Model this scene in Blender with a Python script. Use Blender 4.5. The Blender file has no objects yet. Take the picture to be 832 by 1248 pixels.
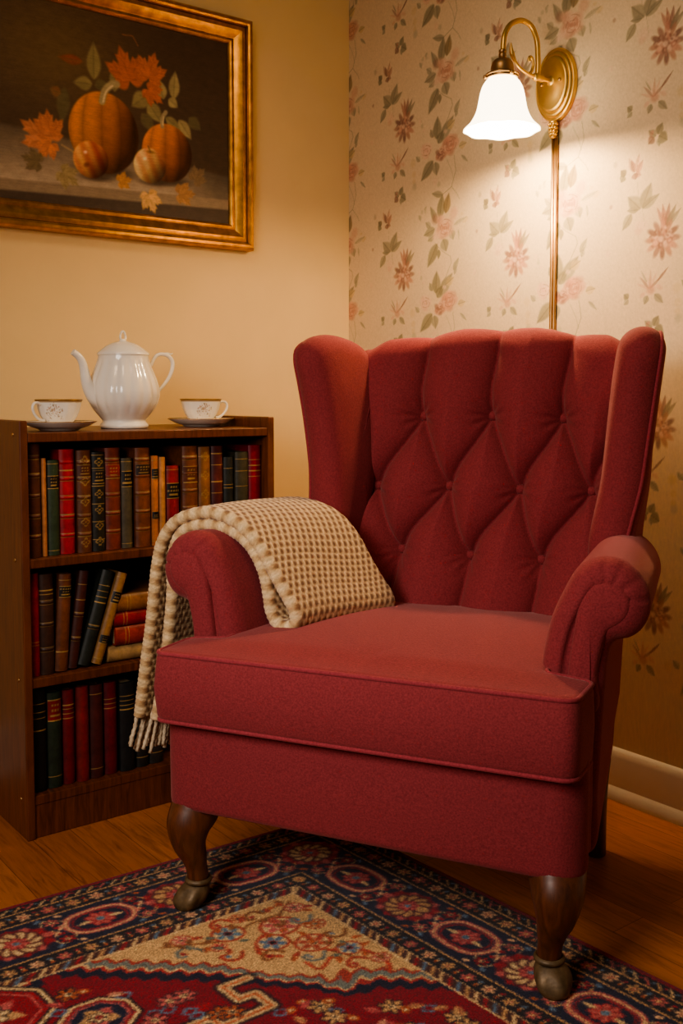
import bpy, bmesh, math, random
import numpy as np
from mathutils import Vector
random.seed(7); rng = np.random.default_rng(7)
PI = math.pi
scn = bpy.context.scene
COL = scn.collection

# ------------------------------------------------------------------ helpers
def s2l(c):
    c = np.asarray(c, dtype=float)
    return np.where(c <= .04045, c/12.92, ((c+.055)/1.055)**2.4)
def rgb(r, g, b): return tuple(float(v) for v in s2l(np.array([r, g, b])/255.))+(1.,)
def lin(a, b, t): return a+(b-a)*t
def sst(a, b, x):
    t = np.clip((np.asarray(x, float)-a)/(b-a), 0, 1); return t*t*(3-2*t)

def mesh_from(name, verts, faces, smooth=True, recalc=True):
    me = bpy.data.meshes.new(name)
    me.from_pydata([tuple(map(float, v)) for v in verts], [], faces)
    if recalc:
        bm = bmesh.new(); bm.from_mesh(me)
        bmesh.ops.remove_doubles(bm, verts=bm.verts, dist=1e-6)
        bmesh.ops.recalc_face_normals(bm, faces=bm.faces)
        bm.to_mesh(me); bm.free()
    if smooth: me.polygons.foreach_set('use_smooth', [True]*len(me.polygons))
    me.update()
    return me

def obj(name, me, mat, parent=None, loc=None, sharp=None):
    o = bpy.data.objects.new(name, me); COL.objects.link(o)
    if mat is not None:
        me.materials.clear(); me.materials.append(mat)
    if parent is not None: o.parent = parent
    if loc is not None: o.location = loc
    if sharp is not None: me.set_sharp_from_angle(angle=math.radians(sharp))
    return o

def thing(name, label, cat, loc=(0, 0, 0), rot=0, group=None):
    o = bpy.data.objects.new(name, None); COL.objects.link(o)
    o.empty_display_size = .05
    o.location = loc; o.rotation_euler = (0, 0, rot)
    o['label'] = label; o['category'] = cat
    if group: o['group'] = group
    return o
def tag(o, label, cat, group=None):
    o['label'] = label; o['category'] = cat
    if group: o['group'] = group
    return o
def struct(o): o['kind'] = 'structure'; return o

class MB:
    """collects verts / faces of one mesh"""
    def __init__(s): s.v = []; s.f = []
    def add(s, verts, faces):
        k = len(s.v); s.v += [tuple(map(float, v)) for v in verts]; s.f += [tuple(i+k for i in f) for f in faces]; return s
    def box(s, x0, x1, y0, y1, z0, z1):
        v = [(x, y, z) for z in (z0, z1) for y in (y0, y1) for x in (x0, x1)]
        return s.add(v, [(0, 2, 3, 1), (4, 5, 7, 6), (0, 1, 5, 4), (2, 6, 7, 3), (0, 4, 6, 2), (1, 3, 7, 5)])
    def xf(s, f): s.v = [tuple(map(float, f(*p))) for p in s.v]; return s
    def build(s, name, mat, parent=None, smooth=False, bevel=0, sharp=None, seg=2):
        me = mesh_from(name, s.v, s.f, smooth=smooth)
        if bevel:
            bm = bmesh.new(); bm.from_mesh(me)
            ed = [e for e in bm.edges if len(e.link_faces) == 2 and e.calc_face_angle(0) > .6]
            bmesh.ops.bevel(bm, geom=ed, offset=bevel, segments=seg, affect='EDGES', profile=.5, clamp_overlap=True)
            bm.to_mesh(me); bm.free()
        return obj(name, me, mat, parent, sharp=sharp)

def catmull(pts, n, closed=False):
    P = np.array(pts, float); m = len(P)
    if closed: idx = lambda i: P[i % m]; segs = m
    else: idx = lambda i: P[min(max(i, 0), m-1)]; segs = m-1
    out = []
    for i in range(segs):
        a, b, c, d = idx(i-1), idx(i), idx(i+1), idx(i+2)
        for t in np.linspace(0, 1, 16, endpoint=False):
            out.append(.5*((2*b)+(c-a)*t+(2*a-5*b+4*c-d)*t*t+(3*b-a-3*c+d)*t**3))
    out.append(P[0] if closed else P[-1])
    return resample(np.array(out), n, closed)
def resample(P, n, closed=False):
    P = np.asarray(P, float)
    if closed and np.linalg.norm(P[0]-P[-1]) > 1e-9: P = np.vstack([P, P[:1]])
    L = np.concatenate([[0], np.cumsum(np.linalg.norm(np.diff(P, axis=0), axis=1))])
    t = np.linspace(0, L[-1], n, endpoint=not closed)
    return np.stack([np.interp(t, L, P[:, k]) for k in range(P.shape[1])], 1)

def tube(path, rad, n=10, cap=True, flat=None):
    """swept round tube; rad a number or list; flat = (a,b) scales of the section axes"""
    P = np.array(path, float); m = len(P)
    R = np.full(m, rad) if np.isscalar(rad) else np.interp(np.linspace(0, 1, m), np.linspace(0, 1, len(rad)), rad)
    T = np.gradient(P, axis=0); T /= np.linalg.norm(T, axis=1)[:, None]+1e-12
    ref = np.array([0, 0, 1.]) if abs(T[0][2]) < .9 else np.array([0, 1., 0])
    u = np.cross(T[0], ref); u /= np.linalg.norm(u)
    V = []; F = []
    a, b = flat or (1, 1)
    for i in range(m):
        u = u-T[i]*np.dot(u, T[i]); u /= np.linalg.norm(u); w = np.cross(T[i], u)
        for k in range(n):
            an = 2*PI*k/n
            V.append(P[i]+R[i]*(a*math.cos(an)*u+b*math.sin(an)*w))
    for i in range(m-1):
        for k in range(n):
            F.append((i*n+k, i*n+(k+1) % n, (i+1)*n+(k+1) % n, (i+1)*n+k))
    if cap:
        F.append(tuple(range(n))[::-1]); F.append(tuple((m-1)*n+k for k in range(n)))
    return V, F
def tube_closed(P, rad, n=8):
    P = np.array(P, float); m = len(P)
    T = np.roll(P, -1, 0)-np.roll(P, 1, 0); T /= np.linalg.norm(T, axis=1)[:, None]+1e-12
    V = []; F = []
    for i in range(m):
        ref = np.array([0, 0, 1.]) if abs(T[i][2]) < .95 else np.array([0, 1., 0])
        u = np.cross(T[i], ref); u /= np.linalg.norm(u); w = np.cross(T[i], u)
        for k in range(n):
            an = 2*PI*k/n; V.append(P[i]+rad*(math.cos(an)*u+math.sin(an)*w))
    for i in range(m):
        j = (i+1) % m
        for k in range(n): F.append((i*n+k, i*n+(k+1) % n, j*n+(k+1) % n, j*n+k))
    return V, F
def lathe(prof, n=48, fn=None, c=(0, 0, 0)):
    """prof list of (r,z); fn(r,z,ang)->r"""
    V = []; F = []; m = len(prof)
    for (r, z) in prof:
        for k in range(n):
            a = 2*PI*k/n; q = fn(r, z, a) if fn else r
            V.append((c[0]+q*math.cos(a), c[1]+q*math.sin(a), c[2]+z))
    for i in range(m-1):
        for k in range(n): F.append((i*n+k, i*n+(k+1) % n, (i+1)*n+(k+1) % n, (i+1)*n+k))
    return V, F
def grid_faces(nu, nv, closed_u=False):
    f = []
    for j in range(nv-1):
        for i in range(nu if closed_u else nu-1):
            i2 = (i+1) % nu; f.append((j*nu+i, j*nu+i2, (j+1)*nu+i2, (j+1)*nu+i))
    return f
def rrect(x0, x1, y0, y1, r, n=6):
    out = []
    for cx, cy, a0 in ((x1-r, y0+r, -90), (x1-r, y1-r, 0), (x0+r, y1-r, 90), (x0+r, y0+r, 180)):
        for k in range(n+1):
            a = math.radians(a0+90*k/n); out.append((cx+r*math.cos(a), cy+r*math.sin(a)))
    return out
def inset(P, d):
    P = np.asarray(P, float)
    t = np.roll(P, -1, 0)-np.roll(P, 1, 0); t /= np.linalg.norm(t, axis=1)[:, None]+1e-12
    nrm = np.stack([-t[:, 1], t[:, 0]], 1)      # inward for a ccw outline
    return P+nrm*d
def slab(outline, w0, w1, r, center, mapf, nr=5, nc=7):
    """rounded slab: ccw outline in (u,v), thickness w0..w1, edge radius r; mapf(u,v,w,f)->xyz, f: 0 centre..1 rim"""
    O = np.asarray(outline, float); n = len(O); C = np.array(center, float)
    rings = []
    inn = inset(O, r)
    for j in range(1, nc+1): rings.append((C+(inn-C)*(j/nc), w0, j/nc*.9))
    for j in range(1, nr+1):
        a = PI/2*j/nr; rings.append((inset(O, r*(1-math.sin(a))), w0+r*(1-math.cos(a)), .9+.1*j/nr))
    if w1-w0 > 2*r+1e-6: rings.append((O, (w0+w1)/2, 1.))
    for j in range(0, nr+1):
        a = PI/2*(1-j/nr)
        if j == 0 and w1-w0 <= 2*r+1e-6: continue
        rings.append((inset(O, r*(1-math.sin(a))), w1-r*(1-math.cos(a)), 1-.1*j/nr))
    for j in range(nc-1, 0, -1): rings.append((C+(inn-C)*(j/nc), w1, j/nc*.9))
    V = [mapf(C[0], C[1], w0, 0.)]; F = []
    for (R, w, f) in rings:
        for p in R: V.append(mapf(p[0], p[1], w, f))
    V.append(mapf(C[0], C[1], w1, 0.)); last = len(V)-1
    for k in range(n): F.append((0, 1+(k+1) % n, 1+k))
    for i in range(len(rings)-1):
        a = 1+i*n; b = a+n
        for k in range(n): F.append((a+k, a+(k+1) % n, b+(k+1) % n, b+k))
    a = 1+(len(rings)-1)*n
    for k in range(n): F.append((a+k, a+(k+1) % n, last))
    return V, F

# ------------------------------------------------------------------ painter for colour attributes on rectilinear grids
class Paint:
    def __init__(s, xs, ys, base):
        s.xs = np.asarray(xs); s.ys = np.asarray(ys)
        s.C = np.empty((len(ys), len(xs), 3)); s.C[:] = np.array(base)/255.
        s.fade = 1.
        s.fr = (np.zeros(2), np.array([1., 0]), np.array([0, 1.]))
    def frame(s, o=(0, 0), ex=(1, 0), ey=(0, 1)): s.fr = (np.array(o, float), np.array(ex, float), np.array(ey, float))
    def T(s, x, y): p = s.fr[0]+s.fr[1]*x+s.fr[2]*y; return p
    def win(s, x0, x1, y0, y1):
        i0, i1 = np.searchsorted(s.xs, (x0, x1)); j0, j1 = np.searchsorted(s.ys, (y0, y1))
        if i1 <= i0 or j1 <= j0: return None
        return slice(j0, j1), slice(i0, i1)
    def mix(s, w, a, col):
        s.C[w] += s.fade*a[..., None]*(np.array(col)/255.-s.C[w])
    def ell(s, cx, cy, rx, ry, ang=0, col=(0, 0, 0), a=1., soft=.25, fn=None):
        c = s.T(cx, cy); d = s.fr[1]*math.cos(ang)+s.fr[2]*math.sin(ang); e = s.fr[2]*math.cos(ang)-s.fr[1]*math.sin(ang)
        R = max(rx, ry); w = s.win(c[0]-R, c[0]+R, c[1]-R, c[1]+R)
        if w is None: return
        X = s.xs[w[1]][None, :]-c[0]; Y = s.ys[w[0]][:, None]-c[1]
        u = (X*d[0]+Y*d[1])/rx; v = (X*e[0]+Y*e[1])/ry
        q = np.sqrt(u*u+v*v); al = np.clip((1-q)/soft, 0, 1)*a
        if fn is None: s.mix(w, al, col)
        else:
            cc = fn(u, v); s.C[w] += al[..., None]*(cc/255.-s.C[w])
    def leaf(s, x0, y0, x1, y1, w, col, a=1., vein=None):
        p = s.T(x0, y0); q = s.T(x1, y1); L = np.linalg.norm(q-p)+1e-9; d = (q-p)/L; e = np.array([-d[1], d[0]])
        R = L/2+w; m = (p+q)/2; W = s.win(m[0]-R, m[0]+R, m[1]-R, m[1]+R)
        if W is None: return
        X = s.xs[W[1]][None, :]-p[0]; Y = s.ys[W[0]][:, None]-p[1]
        t = (X*d[0]+Y*d[1])/L; v = X*e[0]+Y*e[1]
        tc = np.clip(t, 0, 1); hw = w*np.sin(PI*tc**.75)
        al = np.clip((hw-np.abs(v))/(w*.3), 0, 1)*((t > 0) & (t < 1))*a
        s.mix(W, al, col)
        if vein is not None:
            av = np.clip(1-np.abs(v)/(w*.14), 0, 1)*((t > .05) & (t < .92))*a*.6; s.mix(W, av, vein)
            s.mix(W, al*.22*(v > 0), vein)
    def stroke(s, pts, w, col, a=1., closed=False):
        P = [s.T(*p) for p in pts]
        if closed: P.append(P[0])
        P = np.array(P); lo = P.min(0)-w; hi = P.max(0)+w; W = s.win(lo[0], hi[0], lo[1], hi[1])
        if W is None: return
        X = s.xs[W[1]][None, :]; Y = s.ys[W[0]][:, None]; D = None
        for p, q in zip(P[:-1], P[1:]):
            v = q-p; l2 = v.dot(v)+1e-12; t = np.clip(((X-p[0])*v[0]+(Y-p[1])*v[1])/l2, 0, 1)
            dd = np.hypot(X-p[0]-t*v[0], Y-p[1]-t*v[1]); D = dd if D is None else np.minimum(D, dd)
        s.mix(W, np.clip((w/2-D)/(w*.25)+.5, 0, 1)*a, col)
    def poly(s, pts, col, a=1.):
        P = np.array([s.T(*p) for p in pts]); lo = P.min(0); hi = P.max(0); W = s.win(lo[0], hi[0], lo[1], hi[1])
        if W is None: return
        X = s.xs[W[1]][None, :]+0*s.ys[W[0]][:, None]; Y = s.ys[W[0]][:, None]+0*X; ins = np.zeros(X.shape, bool)
        for p, q in zip(P, np.roll(P, -1, 0)):
            c = ((p[1] > Y) != (q[1] > Y)); ins ^= c & (X < (q[0]-p[0])*(Y-p[1])/(q[1]-p[1]+1e-12)+p[0])
        s.mix(W, ins*a, col)
    def rosette(s, cx, cy, r, n, petal, centre, ang=0., outline=None, a=1.):
        for k in range(n):
            t = ang+2*PI*k/n; px, py = cx+.58*r*math.cos(t), cy+.58*r*math.sin(t)
            if outline is not None: s.ell(px, py, r*.50, r*.36, t, outline, a, .2)
            s.ell(px, py, r*.42, r*.27, t, petal, a, .3)
        s.ell(cx, cy, r*.34, r*.34, 0, centre, a, .3)
        if outline is not None: s.ell(cx, cy, r*.14, r*.14, 0, outline, a, .3)
    def to_mesh(s, name, place, zfn=None):
        nx, ny = len(s.xs), len(s.ys)
        X, Y = np.meshgrid(s.xs, s.ys); V = place(X.ravel(), Y.ravel()).astype(np.float32)
        me = bpy.data.meshes.new(name)
        i = np.arange(nx-1)[None, :]; j = np.arange(ny-1)[:, None]; a = (j*nx+i)
        q = np.stack([a, a+1, a+nx+1, a+nx], -1).reshape(-1, 4).astype(np.int32); nf = len(q)
        me.vertices.add(nx*ny); me.vertices.foreach_set('co', V.ravel())
        me.loops.add(nf*4); me.loops.foreach_set('vertex_index', q.ravel())
        me.polygons.add(nf); me.polygons.foreach_set('loop_start', np.arange(nf, dtype=np.int32)*4)
        me.polygons.foreach_set('use_smooth', np.ones(nf, bool))
        me.update(calc_edges=True)
        s.attr(me, s.C.reshape(-1, 3)); return me
    @staticmethod
    def attr(me, C):
        at = me.color_attributes.new('Col', 'FLOAT_COLOR', 'POINT')
        A = np.ones((len(C), 4), np.float32); A[:, :3] = s2l(np.clip(C, 0, 1)); at.data.foreach_set('color', A.ravel())

# ------------------------------------------------------------------ materials
def new_mat(name):
    m = bpy.data.materials.new(name); m.use_nodes = True; nt = m.node_tree
    b = nt.nodes['Principled BSDF']; return m, nt, b
def N(nt, t, **kw):
    n = nt.nodes.new(t)
    for k, v in kw.items():
        if k in n.inputs: n.inputs[k].default_value = v
        else: setattr(n, k, v)
    return n
def ramp(nt, fac, stops):
    r = nt.nodes.new('ShaderNodeValToRGB'); e = r.color_ramp.elements
    while len(e) < len(stops): e.new(.5)
    for x, (p, c) in zip(e, stops): x.position = p; x.color = c
    nt.links.new(fac, r.inputs[0]); return r
def coord(nt, kind='Object', scale=(1, 1, 1), rot=(0, 0, 0)):
    tc = nt.nodes.new('ShaderNodeTexCoord'); mp = nt.nodes.new('ShaderNodeMapping')
    mp.inputs['Scale'].default_value = scale; mp.inputs['Rotation'].default_value = rot
    nt.links.new(tc.outputs[kind], mp.inputs['Vector']); return mp.outputs[0]
def bump(nt, b, h, strength=.3, dist=.002):
    n = N(nt, 'ShaderNodeBump', Strength=strength, Distance=dist); nt.links.new(h, n.inputs['Height']); nt.links.new(n.outputs[0], b.inputs['Normal']); return n
def plain(name, c, rough=.5, metal=0., noise=.12, nscale=30, bmp=0., spec=.5, nsc=(1, 1, 1)):
    m, nt, b = new_mat(name); b.inputs['Roughness'].default_value = rough; b.inputs['Metallic'].default_value = metal
    b.inputs['Specular IOR Level'].default_value = spec
    no = N(nt, 'ShaderNodeTexNoise', Scale=nscale, Detail=5.); nt.links.new(coord(nt, 'Object', nsc), no.inputs['Vector'])
    d = tuple(v*(1-noise) for v in c[:3])+(1,); l = tuple(min(1, v*(1+noise)) for v in c[:3])+(1,)
    r = ramp(nt, no.outputs[0], [(.3, d), (.7, l)]); nt.links.new(r.outputs[0], b.inputs['Base Color'])
    if bmp: bump(nt, b, no.outputs[0], bmp, .002)
    return m
def colattr(name, rough=.6, bscale=0, bstr=.2, noise=.0, spec=.3, sheen=0., coat=0.):
    m, nt, b = new_mat(name); b.inputs['Roughness'].default_value = rough; b.inputs['Specular IOR Level'].default_value = spec
    a = N(nt, 'ShaderNodeAttribute', attribute_name='Col'); out = a.outputs['Color']
    if bscale:
        no = N(nt, 'ShaderNodeTexNoise', Scale=bscale, Detail=4., Roughness=.7); nt.links.new(coord(nt), no.inputs['Vector'])
        bump(nt, b, no.outputs[0], bstr, .003)
        if noise:
            mx = N(nt, 'ShaderNodeMix', data_type='RGBA', blend_type='MULTIPLY'); mx.inputs[0].default_value = 1.
            r = ramp(nt, no.outputs[0], [(.3, (1-noise,)*3+(1,)), (.7, (1+noise*.6,)*3+(1,))])
            nt.links.new(out, mx.inputs[6]); nt.links.new(r.outputs[0], mx.inputs[7]); out = mx.outputs[2]
    nt.links.new(out, b.inputs['Base Color'])
    b.inputs['Sheen Weight'].default_value = sheen; b.inputs['Coat Weight'].default_value = coat
    return m
def velvet(name, c, c2):
    m, nt, b = new_mat(name); b.inputs['Roughness'].default_value = .85; b.inputs['Specular IOR Level'].default_value = .15
    n1 = N(nt, 'ShaderNodeTexNoise', Scale=520., Detail=3., Roughness=.7); v = coord(nt); nt.links.new(v, n1.inputs['Vector'])
    n2 = N(nt, 'ShaderNodeTexNoise', Scale=300., Detail=4.); nt.links.new(v, n2.inputs['Vector'])
    w = N(nt, 'ShaderNodeTexVoronoi', Scale=330.); nt.links.new(v, w.inputs['Vector'])
    mm = N(nt, 'ShaderNodeMath', operation='MULTIPLY_ADD'); nt.links.new(n1.outputs[0], mm.inputs[0]); mm.inputs[1].default_value = .6
    nt.links.new(n2.outputs[0], mm.inputs[2])
    r = ramp(nt, mm.outputs[0], [(.5, c2), (1.05, c)]); nt.links.new(r.outputs[0], b.inputs['Base Color'])
    b.inputs['Sheen Weight'].default_value = .22; b.inputs['Sheen Roughness'].default_value = .45
    b.inputs['Sheen Tint'].default_value = (1., .55, .5, 1)
    ad = N(nt, 'ShaderNodeMath', operation='ADD'); nt.links.new(n1.outputs[0], ad.inputs[0]); nt.links.new(w.outputs[0], ad.inputs[1])
    bump(nt, b, ad.outputs[0], .28, .0012)
    return m
def wood(name, c1, c2, rough=.4, scale=(1, 1, 1), gr=18., coat=.15):
    m, nt, b = new_mat(name); v = coord(nt, 'Object', scale)
    no = N(nt, 'ShaderNodeTexNoise', Scale=gr, Detail=6., Roughness=.6, Distortion=.6); nt.links.new(v, no.inputs['Vector'])
    r = ramp(nt, no.outputs[0], [(.3, c1), (.7, c2)]); nt.links.new(r.outputs[0], b.inputs['Base Color'])
    b.inputs['Roughness'].default_value = rough; b.inputs['Coat Weight'].default_value = coat; b.inputs['Coat Roughness'].default_value = .25
    bump(nt, b, no.outputs[0], .08, .001)
    return m

M = {}
M['cloth'] = colattr('book_cover_leather', .5, 24, .2, .5, .4)
M['velvet'] = velvet('crimson_velvet', rgb(142, 60, 63), rgb(112, 44, 48))
M['velvet_dark'] = velvet('crimson_velvet_piping', rgb(152, 64, 70), rgb(122, 47, 53))
M['case'] = wood('mahogany_bookcase', rgb(72, 36, 18), rgb(118, 64, 34), .42, (14, 1.2, 1.2), 9.)
M['case_v'] = wood('mahogany_upright', rgb(84, 44, 24), rgb(122, 68, 38), .42, (3, 14, 1.0), 9.)
M['leg'] = wood('dark_leg_wood', rgb(66, 36, 20), rgb(106, 60, 34), .38, (8, 8, 1.5), 10., .4)
M['footbrass'] = plain('aged_foot_metal', rgb(104, 84, 58), .5, .35, .4, 60, .6)
M['brass'] = plain('antique_brass', rgb(226, 188, 112), .38, .9, .12, 25, .05)
M['brass_dark'] = plain('dull_brass', rgb(186, 150, 106), .42, 1., .2, 25, .05)
M['porcelain'] = plain('white_porcelain', rgb(238, 230, 216), .12, 0., .02, 10, 0., .6)
M['gilt'] = plain('gilt_rim', rgb(168, 128, 74), .35, .7, .2, 80)
M['gold'] = plain('gold_leaf', rgb(196, 142, 62), .34, .85, .3, 38, .25)
M['gold_dark'] = plain('gold_groove', rgb(112, 74, 30), .5, .6, .3, 40, .2)
M['plaster'] = plain('cream_plaster', rgb(234, 202, 148), .85, 0., .025, 6, .03, .2)
M['white'] = plain('white_trim_paint', rgb(222, 208, 186), .45, 0., .03, 12, .02)
M['pages'] = plain('book_pages', rgb(206, 182, 138), .9, 0., .12, 90, .2, .1, (1, 1, 14))
M['giltline'] = plain('gilt_tooling', rgb(190, 150, 80), .45, .6, .3, 200)
M['ink'] = plain('black_label', rgb(24, 20, 18), .6, 0., .2, 60)

# ------------------------------------------------------------------ camera (a level-ish lens with a little shift)
F = 1247.; TH = math.radians(4.); YAW = math.radians(37.35); H = .95
cam = bpy.data.cameras.new('camera'); co = bpy.data.objects.new('camera', cam); COL.objects.link(co)
co.location = (0, 0, H); co.rotation_euler = (PI/2-TH, 0, -YAW)
cam.sensor_fit = 'VERTICAL'; cam.sensor_height = 36; cam.sensor_width = 24; cam.lens = F*36/1248
cam.shift_y = (481+F*math.tan(TH)-624)/1248
cam.clip_start = .02
scn.camera = co

WX = 1.95; WY = 2.5177      # right wall plane x, left wall plane y

# ------------------------------------------------------------------ room shell
def build_room():
    # floor: oak strips running along y
    m, nt, b = new_mat('oak_floor')
    v = coord(nt, 'Object', (1, 1, 1), (0, 0, PI/2))
    br = N(nt, 'ShaderNodeTexBrick', Scale=1., offset=.37)
    br.inputs['Brick Width'].default_value = 1.1; br.inputs['Row Height'].default_value = .085
    br.inputs['Mortar Size'].default_value = .0006; br.inputs['Mortar Smooth'].default_value = .2
    br.inputs['Color1'].default_value = rgb(196, 122, 60); br.inputs['Color2'].default_value = rgb(160, 94, 42); br.inputs['Mortar'].default_value = rgb(88, 46, 20)
    nt.links.new(v, br.inputs['Vector'])
    g = N(nt, 'ShaderNodeTexNoise', Scale=7., Detail=8., Roughness=.65, Distortion=1.6); nt.links.new(coord(nt, 'Object', (9, .8, 1)), g.inputs['Vector'])
    r = ramp(nt, g.outputs[0], [(.32, (.55, .5, .45, 1)), (.5, (.95, .95, .95, 1)), (.7, (1.15, 1.12, 1.05, 1))])
    mx = N(nt, 'ShaderNodeMix', data_type='RGBA', blend_type='MULTIPLY'); mx.inputs[0].default_value = .9
    nt.links.new(br.outputs[0], mx.inputs[6]); nt.links.new(r.outputs[0], mx.inputs[7]); nt.links.new(mx.outputs[2], b.inputs['Base Color'])
    b.inputs['Roughness'].default_value = .38; b.inputs['Coat Weight'].default_value = .15
    bump(nt, b, br.outputs['Fac'], -.25, .002)
    struct(MB().box(-2.2, WX+.1, -1.6, WY+.1, -.06, 0).build('floor', m))
    struct(MB().box(-2.2, WX+.1, WY, WY+.1, 0, 2.7).build('wall_left', M['plaster']))
    # baseboards (profile swept along the wall)
    prof = [(0, 0), (.024, 0), (.024, .008), (.021, .02), (.014, .028), (.012, .03), (.012, .10), (.009, .112), (.004, .118), (0, .12)]
    mb = MB()
    V = [(WX-p[0], y, p[1]) for y in (-1.6, WY) for p in prof]; n = len(prof)
    mb.add(V, [(i, i+1, n+i+1, n+i) for i in range(n-1)]+[tuple(range(n)), tuple(range(n, 2*n))[::-1]])
    struct(mb.build('baseboard_right', M['white'], smooth=True, sharp=35))
    mb = MB()
    V = [(x, WY-p[0], p[1]) for x in (-2.2, WX-.024) for p in prof]
    mb.add(V, [(i, i+1, n+i+1, n+i) for i in range(n-1)]+[tuple(range(n)), tuple(range(n, 2*n))[::-1]])
    struct(mb.build('baseboard_left', M['white'], smooth=True, sharp=35))

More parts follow.
